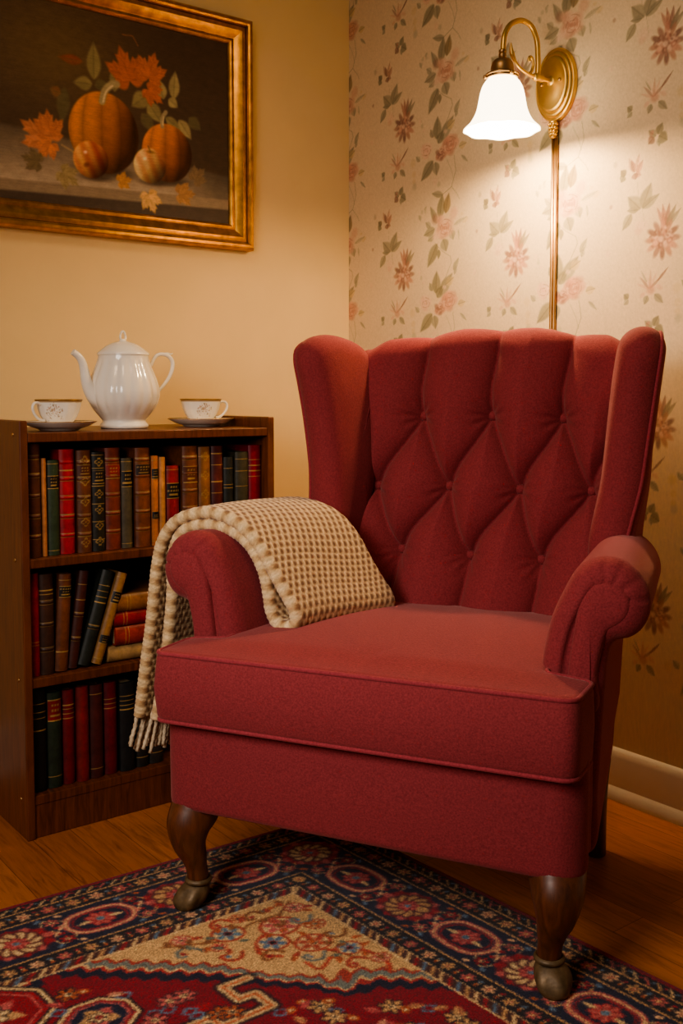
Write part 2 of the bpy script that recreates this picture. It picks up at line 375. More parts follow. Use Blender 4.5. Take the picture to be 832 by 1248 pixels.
# ------------------------------------------------------------------ wallpaper on the right wall
def build_wallpaper():
    # horizontal axis a = WY - y (to the right as seen), vertical z
    a = np.concatenate([np.arange(0, 1.24, .0021), np.arange(1.24, 2.6, .005), np.arange(2.6, 4.15, .02)])
    z = np.concatenate([np.arange(0, .3, .008), np.arange(.3, .95, .0036), np.arange(.95, 2.12, .0016), np.arange(2.12, 2.72, .02)])
    P = Paint(a, z, (222, 198, 162))
    P.fade = .86
    PA, PZ = .4355, .42
    A0 = WY-2.10; Z0 = 1.829
    G1 = (134, 126, 98); G2 = (152, 142, 114); G3 = (172, 160, 130); GD = (108, 100, 78); PK = (212, 166, 138); PK2 = (192, 140, 116); PL = (226, 190, 160); MV = (150, 110, 94); MD = (122, 86, 76); RU = (184, 130, 98); YL = (212, 182, 132)
    sx, sz = .000915, .00058
    def q(px, pz): return (px-450)*sx, -(pz-330)*sz
    def lf(x0, y0, x1, y1, w, c, al=.8, v=GD): p = q(x0, y0); r = q(x1, y1); P.leaf(p[0], p[1], r[0], r[1], w*.00090, c, al, v)
    def el(x, y, rx, ry, ang, c, al=.75): p = q(x, y); P.ell(p[0], p[1], rx*.00088, ry*.00076, ang, c, al, .55)
    def st(pts, c, al=.6, w=.0022): P.stroke([q(*p) for p in pts], w, c, al)
    def rose(x, y, r, c1, c2, c3, rr):
        for k in range(7):
            t = k*2*PI/7+rr.random(); el(x+r*.62*math.cos(t)*.8, y+r*.62*math.sin(t), r*.52, r*.42, rr.random()*3, [c1, c2, c3][k % 3], .8)
        for k in range(6):
            t = k*2*PI/6+rr.random(); el(x+r*.3*math.cos(t)*.8, y+r*.3*math.sin(t), r*.36, r*.22, t+1.2, [c2, c3, c1][k % 3], .8)
        el(x, y, r*.2, r*.2, 0, c2, .9)
        for k in range(5):
            t = k*1.3; el(x+r*.45*math.cos(t)*.8, y+r*.45*math.sin(t), r*.28, r*.06, t+1.6, c2, .8)
        for k in range(11):
            t = k*2.4; q0 = r*(.25+.055*k); am = [(x+q0*.8*math.cos(t+d_), y+q0*math.sin(t+d_)) for d_ in (-.5, -.25, 0, .25, .5)]
            st(am, [MV, c2, MV, c3][k % 4], .55, .0022)
        for k in range(4): el(x+rr.uniform(-.5, .5)*r, y+rr.uniform(-.5, .5)*r, r*.15, r*.1, k, PL, .7)
    def dahlia(x, y, r, rr):
        el(x, y, r*.62, r*.62, 0, MV, .6)
        for k in range(9): el(x+rr.uniform(-.5, .5)*r, y+rr.uniform(-.6, .5)*r, r*.25, r*.2, k, [MV, PK2, MD][k % 3], .5)
        for k in range(12):
            t = k*2*PI/12; p = q(x, y); c = [MV, MD, (172, 124, 100), PK2][k % 4]
            P.ell(p[0]+r*.00056*math.cos(t), p[1]+r*.00056*math.sin(t), r*.00036, .0085, t, c, .85, .5)
        for k in range(8):
            t = k*2*PI/8+.3; el(x+r*.42*math.cos(t)*.8, y+r*.42*math.sin(t), r*.24, r*.16, -t, [PK2, PL, MV][k % 3], .85)
        for k in range(26):
            t = k*2.4; q0 = r*.17*math.sqrt(k); el(x+q0*.8*math.cos(t), y+q0*math.sin(t), r*.12, r*.09, t, [MD, PK, MV, PL, PK2][k % 5], .6)
        el(x-4, y, r*.2, r*.22, 0, PL, .9); el(x-20, y+12, r*.18, r*.2, 0, (222, 176, 146), .85)
    for ci in range(-1, 10):
        for ri in range(-4, 4):
            oa = A0+ci*PA; oz = Z0-ri*PZ
            if oz < -.3 or oz > 3: continue
            P.frame((oa, oz)); rr = random.Random(5)
            # ground clouding
            for k in range(14): el(rr.uniform(140, 620), rr.uniform(60, 780), rr.uniform(20, 60), rr.uniform(20, 60), 0, (216, 190, 154), .10)
            # stems
            st([(486, 470), (492, 500), (470, 560), (440, 620)], G2, .7); st([(500, 10), (508, 80), (490, 150), (455, 175)], G2, .7); st([(490, 150), (515, 190), (524, 215)], G2, .6)
            st([(470, 745), (490, 800), (500, 850)], G3, .6); st([(420, 400), (450, 440), (485, 470)], G2, .6)
            # garland A
            for L in ((440, 290, 452, 165, 20, G1), (465, 270, 480, 170, 18, (138, 116, 80)), (430, 310, 395, 215, 14, G2), (455, 180, 400, 160, 12, G2), (420, 330, 365, 355, 17, G2), (415, 360, 385, 385, 14, G3),
                      (430, 400, 384, 515, 22, G1), (455, 385, 470, 450, 22, G2), (437, 430, 435, 480, 10, G1), (490, 350, 500, 400, 16, G3), (400, 320, 375, 290, 12, G3)): lf(*L)
            el(418, 285, 18, 24, 0, MV, .55); el(440, 292, 27, 24, 0, PK, .85); el(447, 286, 14, 12, 0, PL, .8)
            rose(462, 335, 50, PK, PK2, PL, rr); el(500, 275, 22, 30, -.6, PK, .7); el(425, 365, 26, 18, .3, PL, .8); el(550, 315, 17, 12, .4, YL, .7); el(535, 285, 9, 8, 0, YL, .5)
            lf(520, 350, 524, 405, 5, G3, .5); lf(500, 330, 560, 300, 8, G3, .5)
            # garland B
            for L in ((425, 640, 428, 525, 22, G1), (410, 625, 395, 580, 12, G2), (440, 650, 500, 545, 22, G2), (470, 600, 505, 570, 16, YL), (410, 730, 352, 820, 22, G1), (418, 740, 425, 810, 19, G2), (430, 660, 455, 600, 18, G1),
                      (500, 540, 525, 480, 11, G3), (505, 560, 515, 515, 8, G3), (350, 720, 330, 690, 10, G3), (520, 700, 555, 690, 13, YL), (530, 740, 560, 780, 6, G3)): lf(*L)
            rose(482, 680, 46, PK, PK2, (216, 160, 132), rr); rose(442, 712, 30, PK2, MV, PK, rr); rose(378, 680, 34, PL, (220, 176, 150), PL, rr); el(500, 650, 20, 16, 0, PK2, .6); el(462, 612, 12, 10, 0, PL, .7)
            # dahlia with leaf sprig
            for k, t in enumerate((-.5, -.2, .15, .5, .8)): p = q(285, 490); P.leaf(p[0], p[1], p[0]+.055*math.sin(t), p[1]+.058*math.cos(t), .0075, [PK2, (176, 122, 100), MV, G1, G2][k], .75, MD)
            dahlia(276, 530, 54, rr); el(212, 470, 26, 24, 0, PL, .6); el(205, 490, 14, 14, 0, PK, .4)
            for L in ((215, 405, 242, 305, 20, G2), (215, 405, 268, 355, 13, G2), (212, 405, 170, 345, 22, G2), (205, 405, 168, 402, 10, G2), (185, 415, 156, 480, 14, G2)): lf(*L)
            st([(200, 300), (205, 370), (216, 405), (224, 470)], G3, .55, .0016)
            # small flower
            for L in ((190, 260, 172, 195, 10, PK), (192, 260, 180, 205, 9, MV), (195, 262, 205, 185, 9, PK), (198, 265, 216, 215, 9, PK2), (192, 265, 212, 275, 10, PK2), (190, 262, 195, 290, 12, MV), (165, 265, 148, 240, 12, GD), (160, 262, 150, 290, 12, G1)): lf(*L)
            el(132, 215, 9, 14, 0, G3, .5)
            # bud with leaves
            for L in ((255, 135, 270, 92, 13, G1), (252, 140, 228, 110, 12, G2), (258, 140, 286, 165, 18, G1), (246, 140, 228, 165, 13, MV), (244, 130, 232, 118, 9, PK2), (256, 150, 262, 185, 7, G3)): lf(*L)
            # spray
            for k in range(7):
                t = -1.2+k*.42; p = q(242, 715); P.leaf(p[0], p[1], p[0]+.042*math.sin(t), p[1]+.045*math.cos(t), .004, [PK, MV, PL, PK2][k % 4], .6)
            el(245, 718, 17, 18, 0, PK2, .7); el(222, 735, 12, 9, .6, PK, .65); el(270, 712, 14, 9, -.5, PK, .6)
            for L in ((255, 735, 283, 775, 11, G2), (236, 738, 226, 775, 10, G2), (180, 745, 165, 725, 11, G1), (180, 748, 165, 770, 9, G3), (262, 690, 298, 632, 4, MV), (235, 690, 215, 640, 3, G3)): lf(*L)
            # scattered bits
            for (x, y, r, c) in ((360, 240, 8, G3), (352, 265, 9, G3), (375, 240, 7, G3), (350, 530, 9, PL), (358, 555, 8, G3), (368, 580, 6, PL), (121, 377, 7, MV), (322, 50, 13, YL), (322, 85, 11, YL), (325, 110, 14, G3), (318, 720, 16, YL), (418, 112, 14, PL), (435, 125, 10, G3), (610, 217, 8, PK), (590, 560, 10, PL)): el(x, y, r, r*1.3, 0, c, .5)
            lf(345, 250, 355, 285, 6, G3, .5); lf(370, 235, 382, 215, 6, G3, .5)
            st([(352, 500), (360, 560), (366, 610)], G3, .35, .0014); st([(575, 700), (590, 760)], PL, .3)
    # faint linen mottling of the paper
    nz = rng.normal(0, 1, (len(z), len(a)))
    nz = (nz+np.roll(nz, 1, 0)+np.roll(nz, 1, 1)+np.roll(nz, 2, 0))/2
    P.C *= (1+.014*nz)[..., None]
    me = P.to_mesh('wall_right', lambda A, Z: np.stack([np.full_like(A, WX), WY-A, Z], 1))
    m = colattr('floral_wallpaper', .8, 220, .06, 0, .2)
    # facing -x
    me.flip_normals()
    struct(obj('wall_right', me, m))

# ------------------------------------------------------------------ framed still life
def build_painting():
    Y0 = WY-.004
    x0, x1, z0, z1 = .622, 1.584, 1.357, 1.990
    root = thing('framed_painting', 'gold framed still life painting of pumpkins and apples on the cream wall', 'painting', ((x0+x1)/2, Y0, z0))
    cx = (x0+x1)/2
    prof = [(0, 0), (0, .026), (.002, .032), (.006, .036), (.013, .037), (.018, .034), (.020, .028), (.022, .0265), (.025, .028), (.034, .029), (.044, .024), (.052, .017), (.055, .0155), (.058, .017), (.063, .018), (.067, .015), (.070, .010), (.070, .004)]
    mb = MB(); n = len(prof); V = []
    for (X, Z, sx, sz) in ((x0, z0, 1, 1), (x1, z0, -1, 1), (x1, z1, -1, -1), (x0, z1, 1, -1)):
        for (d, h) in prof: V.append((X+sx*d-cx, -h, Z+sz*d-z0))
    Fc = []
    for c in range(4):
        e = (c+1) % 4
        for i in range(n-1): Fc.append((c*n+i, c*n+i+1, e*n+i+1, e*n+i))
    mb.add(V, Fc); mb.build('frame', M['gold'], root, smooth=True, sharp=30)
    # dark groove line between the two mouldings
    mb = MB()
    a0, a1, b0, b1 = x0+.0195-cx, x1-.0195-cx, z0+.0195-z0, z1-.0195-z0
    t = .0028
    mb.box(a0, a1, -.0282, -.024, b0, b0+t).box(a0, a1, -.0282, -.024, b1-t, b1).box(a0, a0+t, -.0282, -.024, b0, b1).box(a1-t, a1, -.0282, -.024, b0, b1)
    mb.build('frame_groove', M['gold_dark'], root)
    xs = np.arange(x0+.068, x1-.066, .0016); zs = np.arange(z0+.060, z1-.060, .0016)
    P = Paint(xs, zs, (40, 28, 18))
    Xg, Zg = np.meshgrid(xs, zs)
    glow = np.exp(-(((Xg-1.0)/.22)**2+((Zg-1.80)/.16)**2)); P.C += glow[..., None]*np.array([26, 20, 8])/255.
    # stone ledge
    top = 1.612-.075*(Xg-.87)
    led = sst(0, .012, top-Zg); edge = 1.476+.03*(Xg-.87)
    g = np.clip((Zg-edge)/.13, 0, 1)
    shade = lin(np.array([120, 100, 74]), np.array([58, 46, 32]), g[..., None])
    shade = shade*(1-.55*sst(.78, 1.0, 1-(Xg-.6)/.9)[..., None]*0.6)*(1-.45*sst(1.3, 1.5, Xg))[..., None]
    P.C += led[..., None]*(shade/255.-P.C)
    front = sst(0, .004, edge-Zg); P.C += front[..., None]*(np.array([92, 74, 52])/255.-P.C)
    low = sst(0, .006, edge-.026-Zg); P.C += low[..., None]*(np.array([40, 30, 22])/255.-P.C)
    cs = np.array
    def pumpkin(cx, cz, rx, rz, ribs, c0, c1):
        def fn(u, v):
            w = np.clip(u/np.sqrt(np.clip(1-(v*.75)**2, .05, 1)), -1, 1)
            ph = np.arcsin(w); rib = .30+.70*np.abs(np.sin(ph*ribs/2+.4))**.6
            lit = np.clip(.62+.35*(-u*.5+v*.45)-.55*np.clip(u-.2, 0, 1)**1.2-.35*np.clip(-v-.3, 0, 1), .18, 1.1)
            c = c0+(c1-c0)*np.clip(.8-u*.4+v*.2, 0, 1)[..., None]
            return np.clip(c*(lit*(.62+.42*rib))[..., None], 0, 255)
        P.ell(cx, cz-rz*.93, rx*1.15, rz*.22, 0, (22, 14, 8), .7, .6)
        P.ell(cx, cz, rx, rz, 0, fn=fn, soft=.035)
    def apple(cx, cz, r, cA, cB, side):
        def fn(u, v):
            lit = np.clip(.75+.3*(-u*.55+v*.5)-.5*np.clip(u*.6-v*.5, 0, 1), .2, 1.15)
            mx = np.clip(.5+side*u*.9+.25*np.sin(9*u+4*v), 0, 1)
            return np.clip((cA+(cB-cA)*mx[..., None])*lit[..., None], 0, 255)
        P.ell(cx+.012, cz-r*.9, r*1.2, r*.25, 0, (26, 17, 10), .7, .6); P.ell(cx, cz, r, r*.98, 0, fn=fn, soft=.05)
        P.ell(cx-.3*r, cz+.35*r, .16*r, .12*r, .4, (236, 200, 150), .7, .8)
    OR = cs([214, 108, 40]); OD = cs([170, 64, 22])
    def maple(x, z, r, ang, c, c2, a=1.):
        for k, (t, l) in enumerate(((0, 1), (.85, .88), (-.85, .88), (1.75, .6), (-1.75, .6))):
            d = ang+t; P.leaf(x-.12*r*math.cos(ang), z-.12*r*math.sin(ang), x+l*r*math.cos(d), z+l*r*math.sin(d), r*.26, c, a, c2)
            for sgn in (-1, 1):
                bx, bz = x+l*r*.45*math.cos(d), z+l*r*.45*math.sin(d); P.leaf(bx, bz, bx+l*r*.38*math.cos(d+sgn*.7), bz+l*r*.38*math.sin(d+sgn*.7), r*.1, c, a, c2)
    GL = (104, 92, 50); GL2 = (124, 108, 62); GD = (62, 54, 30); RD = (146, 64, 36); RDD = (104, 40, 18)
    P.stroke([(1.16, 1.70), (1.2, 1.66), (1.235, 1.6)], .004, (96, 76, 44)); P.stroke([(1.20, 1.88), (1.228, 1.882), (1.243, 1.86)], .003, (96, 52, 30))
    for L in ((1.119, 1.75, 1.119, 1.85, .022, GL), (1.115, 1.74, 1.06, 1.735, .02, GL), (1.12, 1.735, 1.16, 1.75, .016, GD), (1.175, 1.73, 1.18, 1.81, .018, GL), (1.09, 1.79, 1.02, 1.79, .014, RDD), (1.04, 1.72, 1.03, 1.62, .02, GD), (1.03, 1.70, 1.0, 1.71, .016, (96, 56, 30)),
              (1.345, 1.74, 1.352, 1.82, .019, GL2), (1.316, 1.735, 1.30, 1.79, .019, GL2), (1.33, 1.74, 1.36, 1.72, .017, GL2), (1.27, 1.74, 1.22, 1.70, .026, GL), (1.27, 1.72, 1.31, 1.67, .024, GL), (1.25, 1.69, 1.29, 1.64, .02, GD), (1.36, 1.69, 1.40, 1.64, .02, GL2), (1.39, 1.70, 1.43, 1.67, .02, GD), (1.32, 1.69, 1.37, 1.66, .016, GL)): P.leaf(*L[:5], L[5], .9, GD)
    maple(1.215, 1.775, .085, 1.9, RD, RDD); maple(1.275, 1.79, .07, 1.3, (150, 68, 38), RDD); maple(1.275, 1.75, .05, -.6, RD, RDD)
    pumpkin(1.145, 1.622, .098, .105, 11, OD, OR)
    pumpkin(1.325, 1.596, .076, .078, 10, cs([176, 62, 26]), cs([214, 104, 46]))
    P.stroke(catmull([(1.14, 1.70), (1.148, 1.728), (1.168, 1.748), (1.182, 1.751)], 10), .018, (120, 104, 66)); P.stroke(catmull([(1.143, 1.70), (1.152, 1.728), (1.170, 1.745)], 8), .005, (168, 148, 98))
    P.stroke(catmull([(1.311, 1.664), (1.311, 1.685), (1.322, 1.703)], 8), .011, (112, 96, 62)); P.stroke([(1.313, 1.668), (1.315, 1.69)], .003, (160, 140, 92))
    P.stroke([(1.03, 1.575), (1.055, 1.565), (1.075, 1.55)], .004, (120, 92, 54))
    maple(.985, 1.585, .075, 2.6, (160, 84, 48), (112, 46, 20)); maple(1.0, 1.6, .062, 1.7, (154, 76, 42), (112, 46, 20)); maple(1.0, 1.57, .045, -2.2, (170, 84, 44), (104, 44, 22))
    apple(1.107, 1.549, .049, cs([150, 40, 24]), cs([206, 130, 60]), -.5)
    apple(1.273, 1.556, .048, cs([206, 168, 92]), cs([182, 84, 44]), .35)
    P.ell(1.276, 1.592, .016, .006, 0, (90, 52, 24), .8, .6); P.stroke([(1.276, 1.592), (1.268, 1.607)], .003, (70, 44, 24)); P.ell(1.095, 1.535, .012, .008, .4, (70, 26, 14), .8, .6)
    maple(1.19, 1.505, .036, .3, (150, 92, 40), (80, 44, 18)); maple(1.27, 1.475, .05, -1.2, (176, 122, 58), (100, 60, 26)); maple(1.365, 1.493, .05, .1, (128, 82, 44), (70, 42, 20)); maple(1.035, 1.505, .05, -.6, (112, 92, 52), (60, 46, 24)); maple(.965, 1.525, .045, 2.9, (78, 62, 36), (44, 34, 20)); maple(1.41, 1.54, .045, .8, (88, 66, 40), (50, 38, 22))
    P.C *= (1+.03*rng.normal(0, 1, P.C.shape[:2]))[..., None]
    lo = rng.normal(0, 1, P.C.shape[:2])
    for k in (1, 2, 4): lo = (lo+np.roll(lo, k, 0)+np.roll(lo, k, 1)+np.roll(lo, -k, 1))/2.6
    C = np.clip(P.C, 0, 1)
    for k in range(2): C = (2*C+np.roll(C, 1, 0)+np.roll(C, -1, 0)+np.roll(C, 1, 1)+np.roll(C, -1, 1))/6
    gry = C.mean(2, keepdims=True); C = gry+(C-gry)*.86
    P.C = np.clip(C**.72*(1+.05*lo)[..., None]*1.26+np.array([.012, .008, .004]), 0, 1)
    me = P.to_mesh('canvas', lambda A, Z: np.stack([A-cx, np.full_like(A, -.008), Z-z0], 1))
    obj('canvas', me, colattr('oil_paint', .5, 160, .1, 0, .25), root)
    MB().box(x0+.01-cx, x1-.01-cx, -.006, 0, .01, z1-z0-.01).build('backing_board', M['ink'], root)

# ------------------------------------------------------------------ bookcase and books
def build_bookcase():
    x0, x1, y0, y1 = .754, 1.386, 2.087, 2.488
    root = thing('bookcase', 'dark mahogany open bookcase with three shelves of old books', 'bookcase', (x0, y0, 0))
    W = x1-x0; D = y1-y0
    MB().box(0, .018, 0, D, 0, .896).build('side_panel', M['case_v'], root, bevel=.0025)
    MB().box(W-.018, W, 0, D, 0, .896).build('side_panel', M['case_v'], root, bevel=.0025)
    MB().box(.018, W-.018, .002, D, .850, .870).build('top_board', M['case'], root, bevel=.002)
    for z in (.6035, .347, .093): MB().box(.018, W-.018, .004, D-.008, z-.020, z).build('shelf', M['case'], root, bevel=.002)
    MB().box(.018, W-.018, .006, .024, 0, .073).build('kick_board', M['case'], root, bevel=.002)
    MB().box(.018, W-.018, D-.008, D, .0, .850).build('back_panel', M['case'], root)
    for (y, z) in ((2.124, .866), (2.1267, .600), (2.1206, .343), (2.1218, .083)):
        V, Fc = lathe([(.0042, 0), (.0042, .001), (.0025, .0022), (.0001, .0024)], 12)
        MB().add([(-v[2], v[0]+y-y0, v[1]+z) for v in V], Fc).build('screw_cap', M['brass_dark'], root, smooth=True)

BK = [0]
def book(x, y, z, w, h, d, col, label, bands=(), lab=None, gilt=(), lean=0., flat=False, orn=False, page_end=False):
    """spine at local y=0, book standing from local z=0; flat books lie with the spine to the front"""
    BK[0] += 1; m = M['cloth']
    root = thing('book', label, 'book', (x, y, z), 0, None)
    if flat: root.rotation_euler = (0, PI/2, flat if not isinstance(flat, bool) else 0)
    else: root.rotation_euler = (0, lean, 0)
    t = min(.0028, w*.16); hw = w/2; bul = min(.006, w*.2)
    nx, nz = 15, int(h/.0013); V = []
    zs = np.linspace(0, h, nz)
    for zz in zs:
        rise = sum(.0018*math.exp(-((zz-bz*h)/.0028)**4) for bz in bands)
        for i in range(nx):
            u = -1+2*i/(nx-1); V.append((u*hw, .004+bul-(bul)*math.sqrt(max(0, 1-(u*.98)**2))-rise*(1-u**8)-.002*(1-u*u), zz))
    for zz in zs:
        for i in range(nx):
            u = -1+2*i/(nx-1); V.append((u*(hw-t*.4), .004+bul+.003, zz))
    g = grid_faces(nx, nz); k = nx*nz; Fc = list(g)+[tuple(a+k for a in reversed(f)) for f in g]
    for i in range(nx-1): Fc += [(i, i+1, k+i+1, k+i), ((nz-1)*nx+i, (nz-1)*nx+i+1, k+(nz-1)*nx+i+1, k+(nz-1)*nx+i)]
    for j in range(nz-1): Fc += [(j*nx, (j+1)*nx, k+(j+1)*nx, k+j*nx), (j*nx+nx-1, (j+1)*nx+nx-1, k+(j+1)*nx+nx-1, k+j*nx+nx-1)]
    mb = MB().add(V, Fc)
    ys = .004+bul
    mb.box(-hw, -hw+t, ys, d, 0, h); mb.box(hw-t, hw, ys, d, 0, h)
    co_ = mb.build('cover', m, root, smooth=True, sharp=40); me = co_.data
    pos = np.array([v.co[:] for v in me.vertices]); C = np.empty((len(pos), 3)); C[:] = np.array(col)/255.
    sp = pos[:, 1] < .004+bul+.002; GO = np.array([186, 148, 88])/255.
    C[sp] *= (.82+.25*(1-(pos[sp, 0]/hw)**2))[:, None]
    for a in gilt:
        on_band = any(abs(a-b_) < .03 for b_ in bands)
        for off in ((-.0042, .0042) if on_band else (0,)): C[sp & (np.abs(pos[:, 2]-a*h-off) < .0008)] = GO*(.75 if on_band else .95)
    if orn:
        for q in range(orn):
            zc = h*(.1+.8*q/(orn-1)); r = np.hypot(pos[:, 0], pos[:, 2]-zc); an = np.arctan2(pos[:, 2]-zc, pos[:, 0])
            C[sp & ((np.abs(r-hw*(.46+.12*np.cos(4*an))) < .0013) | (r < .0022) | ((np.abs(np.abs(pos[:, 0])-hw*.78) < .0009) & (np.abs(pos[:, 2]-zc) < .011)))] = GO*.85
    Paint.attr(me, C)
    MB().box(-hw+t, hw-t, ys+.003, d-.004, .003, h-.004).build('pages', M['pages'], root)
    if lab is not None:
        for q, (za, zb) in enumerate(lab[1:]):
            za *= h; zb *= h; V = []; n = 11; zz = np.arange(za, zb, .0011)
            for zc in zz:
                for i in range(n):
                    u = (-1+2*i/(n-1))*.93; V.append((u*hw, .004+bul-bul*math.sqrt(max(0, 1-(u*.98)**2))-.002*(1-u*u)-.0010, zc))
            me = mesh_from('title_label', V, grid_faces(n, len(zz)), recalc=False); me.flip_normals()
            V = np.array(V); C = np.empty((len(V), 3)); C[:] = np.array(lab[0])/255.
            rel = (V[:, 2]-za)/(zb-za); C[(rel < .06) | (rel > .94)] = GO*.9
            g = random.Random(BK[0]*7+q)
            for L in range(3 if zb-za > .02 else 2):
                rc = .26+.24*L; wd = g.uniform(.45, .8)*hw
                C[(np.abs(rel-rc) < .05) & (np.abs(V[:, 0]) < wd) & (np.sin(V[:, 0]/hw*17+L) > -.5)] = GO*.85
            Paint.attr(me, C); obj('title_label', me, m, root)
    return root

def build_books():
    Z1, Z2, Z3 = .6045, .348, .094; Y = 2.106
    B4 = (.18, .36, .54, .72, .88); BLK = (22, 18, 16); RDL = (128, 34, 30)
    top = [
        (.778, .808, .849, (86, 46, 32), B4, (.18, .36, .54, .72, .88), None, 0, 'tall brown leather book at the left end of the top shelf'),
        (.8095, .8205, .817, (176, 112, 62), (), (), None, 0, 'very thin tan book right of the leftmost brown book on the top shelf'),
        (.822, .850, .812, (52, 66, 44), (), (.96, .05), (BLK, (.70, .84)), 0, 'dark green book with a black title label on the top shelf'),
        (.851, .887, .834, (164, 34, 40), B4, (.18, .36, .54, .72, .80), None, 0, 'bright red ribbed book left of centre on the top shelf'),
        (.889, .922, .831, (104, 58, 34), B4, (.18, .36, .54, .72, .88), (( 84, 40, 26), (.74, .86)), 5, 'brown ribbed book with gilt ornaments right of the bright red book'),
        (.9235, .9545, .826, (36, 34, 26), (), (.12, .3, .48, .66, .84, .97), (BLK, (.68, .82)), 6, 'black book covered in gilt ornament, left of the tall reddish brown book'),
        (.956, .993, .834, (120, 52, 34), B4, (.18, .36, .54, .72, .88), ((140, 40, 30), (.70, .84)), 0, 'reddish brown ribbed book beside the black ornate book on the top shelf'),
        (.995, 1.0235, .810, (84, 74, 54), (), (.05, .96), (BLK, (.68, .86)), 0, 'short olive grey book with black label on the top shelf'),
        (1.027, 1.065, .832, (122, 66, 36), B4, (.18, .36, .54, .88), ((44, 24, 18), (.72, .84)), 0, 'brown ribbed book with a dark title label at middle of the top shelf'),
        (1.067, 1.0855, .813, (186, 108, 44), (), (.05, .95), (BLK, (.74, .86), (.30, .38)), 0, 'narrow orange tan book with two black labels on the top shelf'),
        (1.087, 1.1045, .809, (190, 130, 74), (), (), None, 0, 'narrow plain tan book left of the short red book'),
        (1.107, 1.142, .788, (146, 36, 36), (), (.95,), (BLK, (.58, .78)), 0, 'short red book with black label, lowest on the top shelf'),
        (1.147, 1.188, .832, (120, 68, 40), B4, (.36, .54, .72, .88), ((96, 48, 30), (.62, .80)), 0, 'wide brown book right of the short red book'),
        (1.190, 1.2235, .829, (136, 88, 46), (), (.1, .9), None, 5, 'golden brown book with gilt pattern on the top shelf'),
        (1.226, 1.259, .830, (82, 34, 32), (), (.5, .62, .8, .92), None, 0, 'dark maroon book right of the golden brown book'),
        (1.261, 1.2895, .803, (40, 42, 38), (), (.62, .66, .86), None, 0, 'short black book left of the dark olive book'),
        (1.291, 1.3275, .814, (66, 62, 46), (), (.6, .78, .92), None, 0, 'dark olive book between the short black and the crimson book'),
        (1.329, 1.3665, .829, (138, 26, 42), (), (.66, .72, .78, .84), None, 0, 'crimson book at the right end of the top shelf'),
    ]
    for i, (a, b, t, c, bands, gl, lb, orn, label) in enumerate(top):
        w = b-a-.0008; book((a+b)/2, Y+.002*((i*5) % 4), Z1, w, t-Z1-.002+(.0), .15+.01*(i % 4), c, label, bands, lb, gl, orn=orn)
    # middle shelf: five upright / leaning books and a small lying stack
    book(.788, Y, Z2, .021, .222, .16, (142, 28, 40), 'thin red book at the left end of the middle shelf', (), None, (.3, .33))
    book(.8155, Y, Z2, .032, .218, .17, (66, 42, 30), 'dark brown book second on the middle shelf', (.25, .5, .72), None, (.25, .5, .72, .84, .8), 0)
    book(.846, Y, Z2+.002, .029, .212, .16, (112, 64, 38), 'brown book with black label, third on the middle shelf', (), (BLK, (.76, .88)), (.94, .2), math.radians(3.6))
    book(.8725, Y+.004, Z2+.003, .023, .215, .16, (74, 36, 28), 'dark reddish brown leaning book on the middle shelf', (.3, .55), None, (.3, .55, .7, .86), math.radians(8.5))
    book(.898, Y+.002, Z2+.0055, .028, .214, .17, (42, 46, 40), 'dark green book leaning on the middle shelf', (.4,), None, (.4, .66, .72, .78, .84), math.radians(17))
    book(.9265, Y-.002, Z2+.005, .023, .208, .15, (156, 112, 62), 'tan book with black labels, leaning hardest on the middle shelf', (), (BLK, (.66, .80), (.22, .32)), (.95, .06), math.radians(18.5))
    cs = [(.956, .036, (176, 140, 92), 'cream covered book at the bottom of the lying stack', .004),
          (.972, .042, (158, 54, 40), 'thick orange red book second from the bottom of the lying stack', -.002),
          (.970, .034, (150, 36, 38), 'red book second from the top of the lying stack', .003),
          (.978, .039, (150, 96, 50), 'orange brown book on top of the lying stack', 0)]
    z = Z2+.001
    for (x, th, c, label, dy) in cs:
        # lying book: local z (height) points to +x, thickness vertical
        book(x, Y+dy, z+th/2, th-.001, .20, .15, c, label, (), None, (.12, .16, .8, .84), flat=True); z += th
    bot = [
        (.776, .810, .318, (26, 26, 22), (.86, .78, .72, .6), None, 'black book at the left end of the bottom shelf'),
        (.812, .846, .305, (40, 52, 36), (.12,), (RDL, (.70, .93)), 'dark green book with a red label on the bottom shelf'),
        (.848, .877, .304, (112, 28, 32), (.70, .75, .8, .84), None, 'dark red book right of the green book on the bottom shelf'),
        (.8785, .908, .307, (126, 38, 36), (), None, 'plain brick red book on the bottom shelf'),
        (.9095, .943, .305, (78, 34, 30), (.9, .1), None, 'dark maroon book at the middle of the bottom shelf'),
        (.945, .978, .304, (104, 26, 34), (.72, .77, .82), None, 'wine red book left of the black books on the bottom shelf'),
        (.981, 1.019, .298, (32, 34, 34), (.7, .75, .8, .85), None, 'wide black book seen behind the blanket fringe on the bottom shelf'),
        (1.022, 1.054, .279, (38, 36, 32), (.12,), None, 'black book second from the right on the bottom shelf'),
        (1.056, 1.093, .273, (48, 44, 40), (.14,), None, 'dark grey book beside the chair on the bottom shelf'),
    ]
    for i, (a, b, t, c, gl, lb, label) in enumerate(bot):
        book((a+b)/2, Y+.003*((i*7) % 3), Z3, b-a-.001, t-Z3, .16, c, label, (), lb, gl)

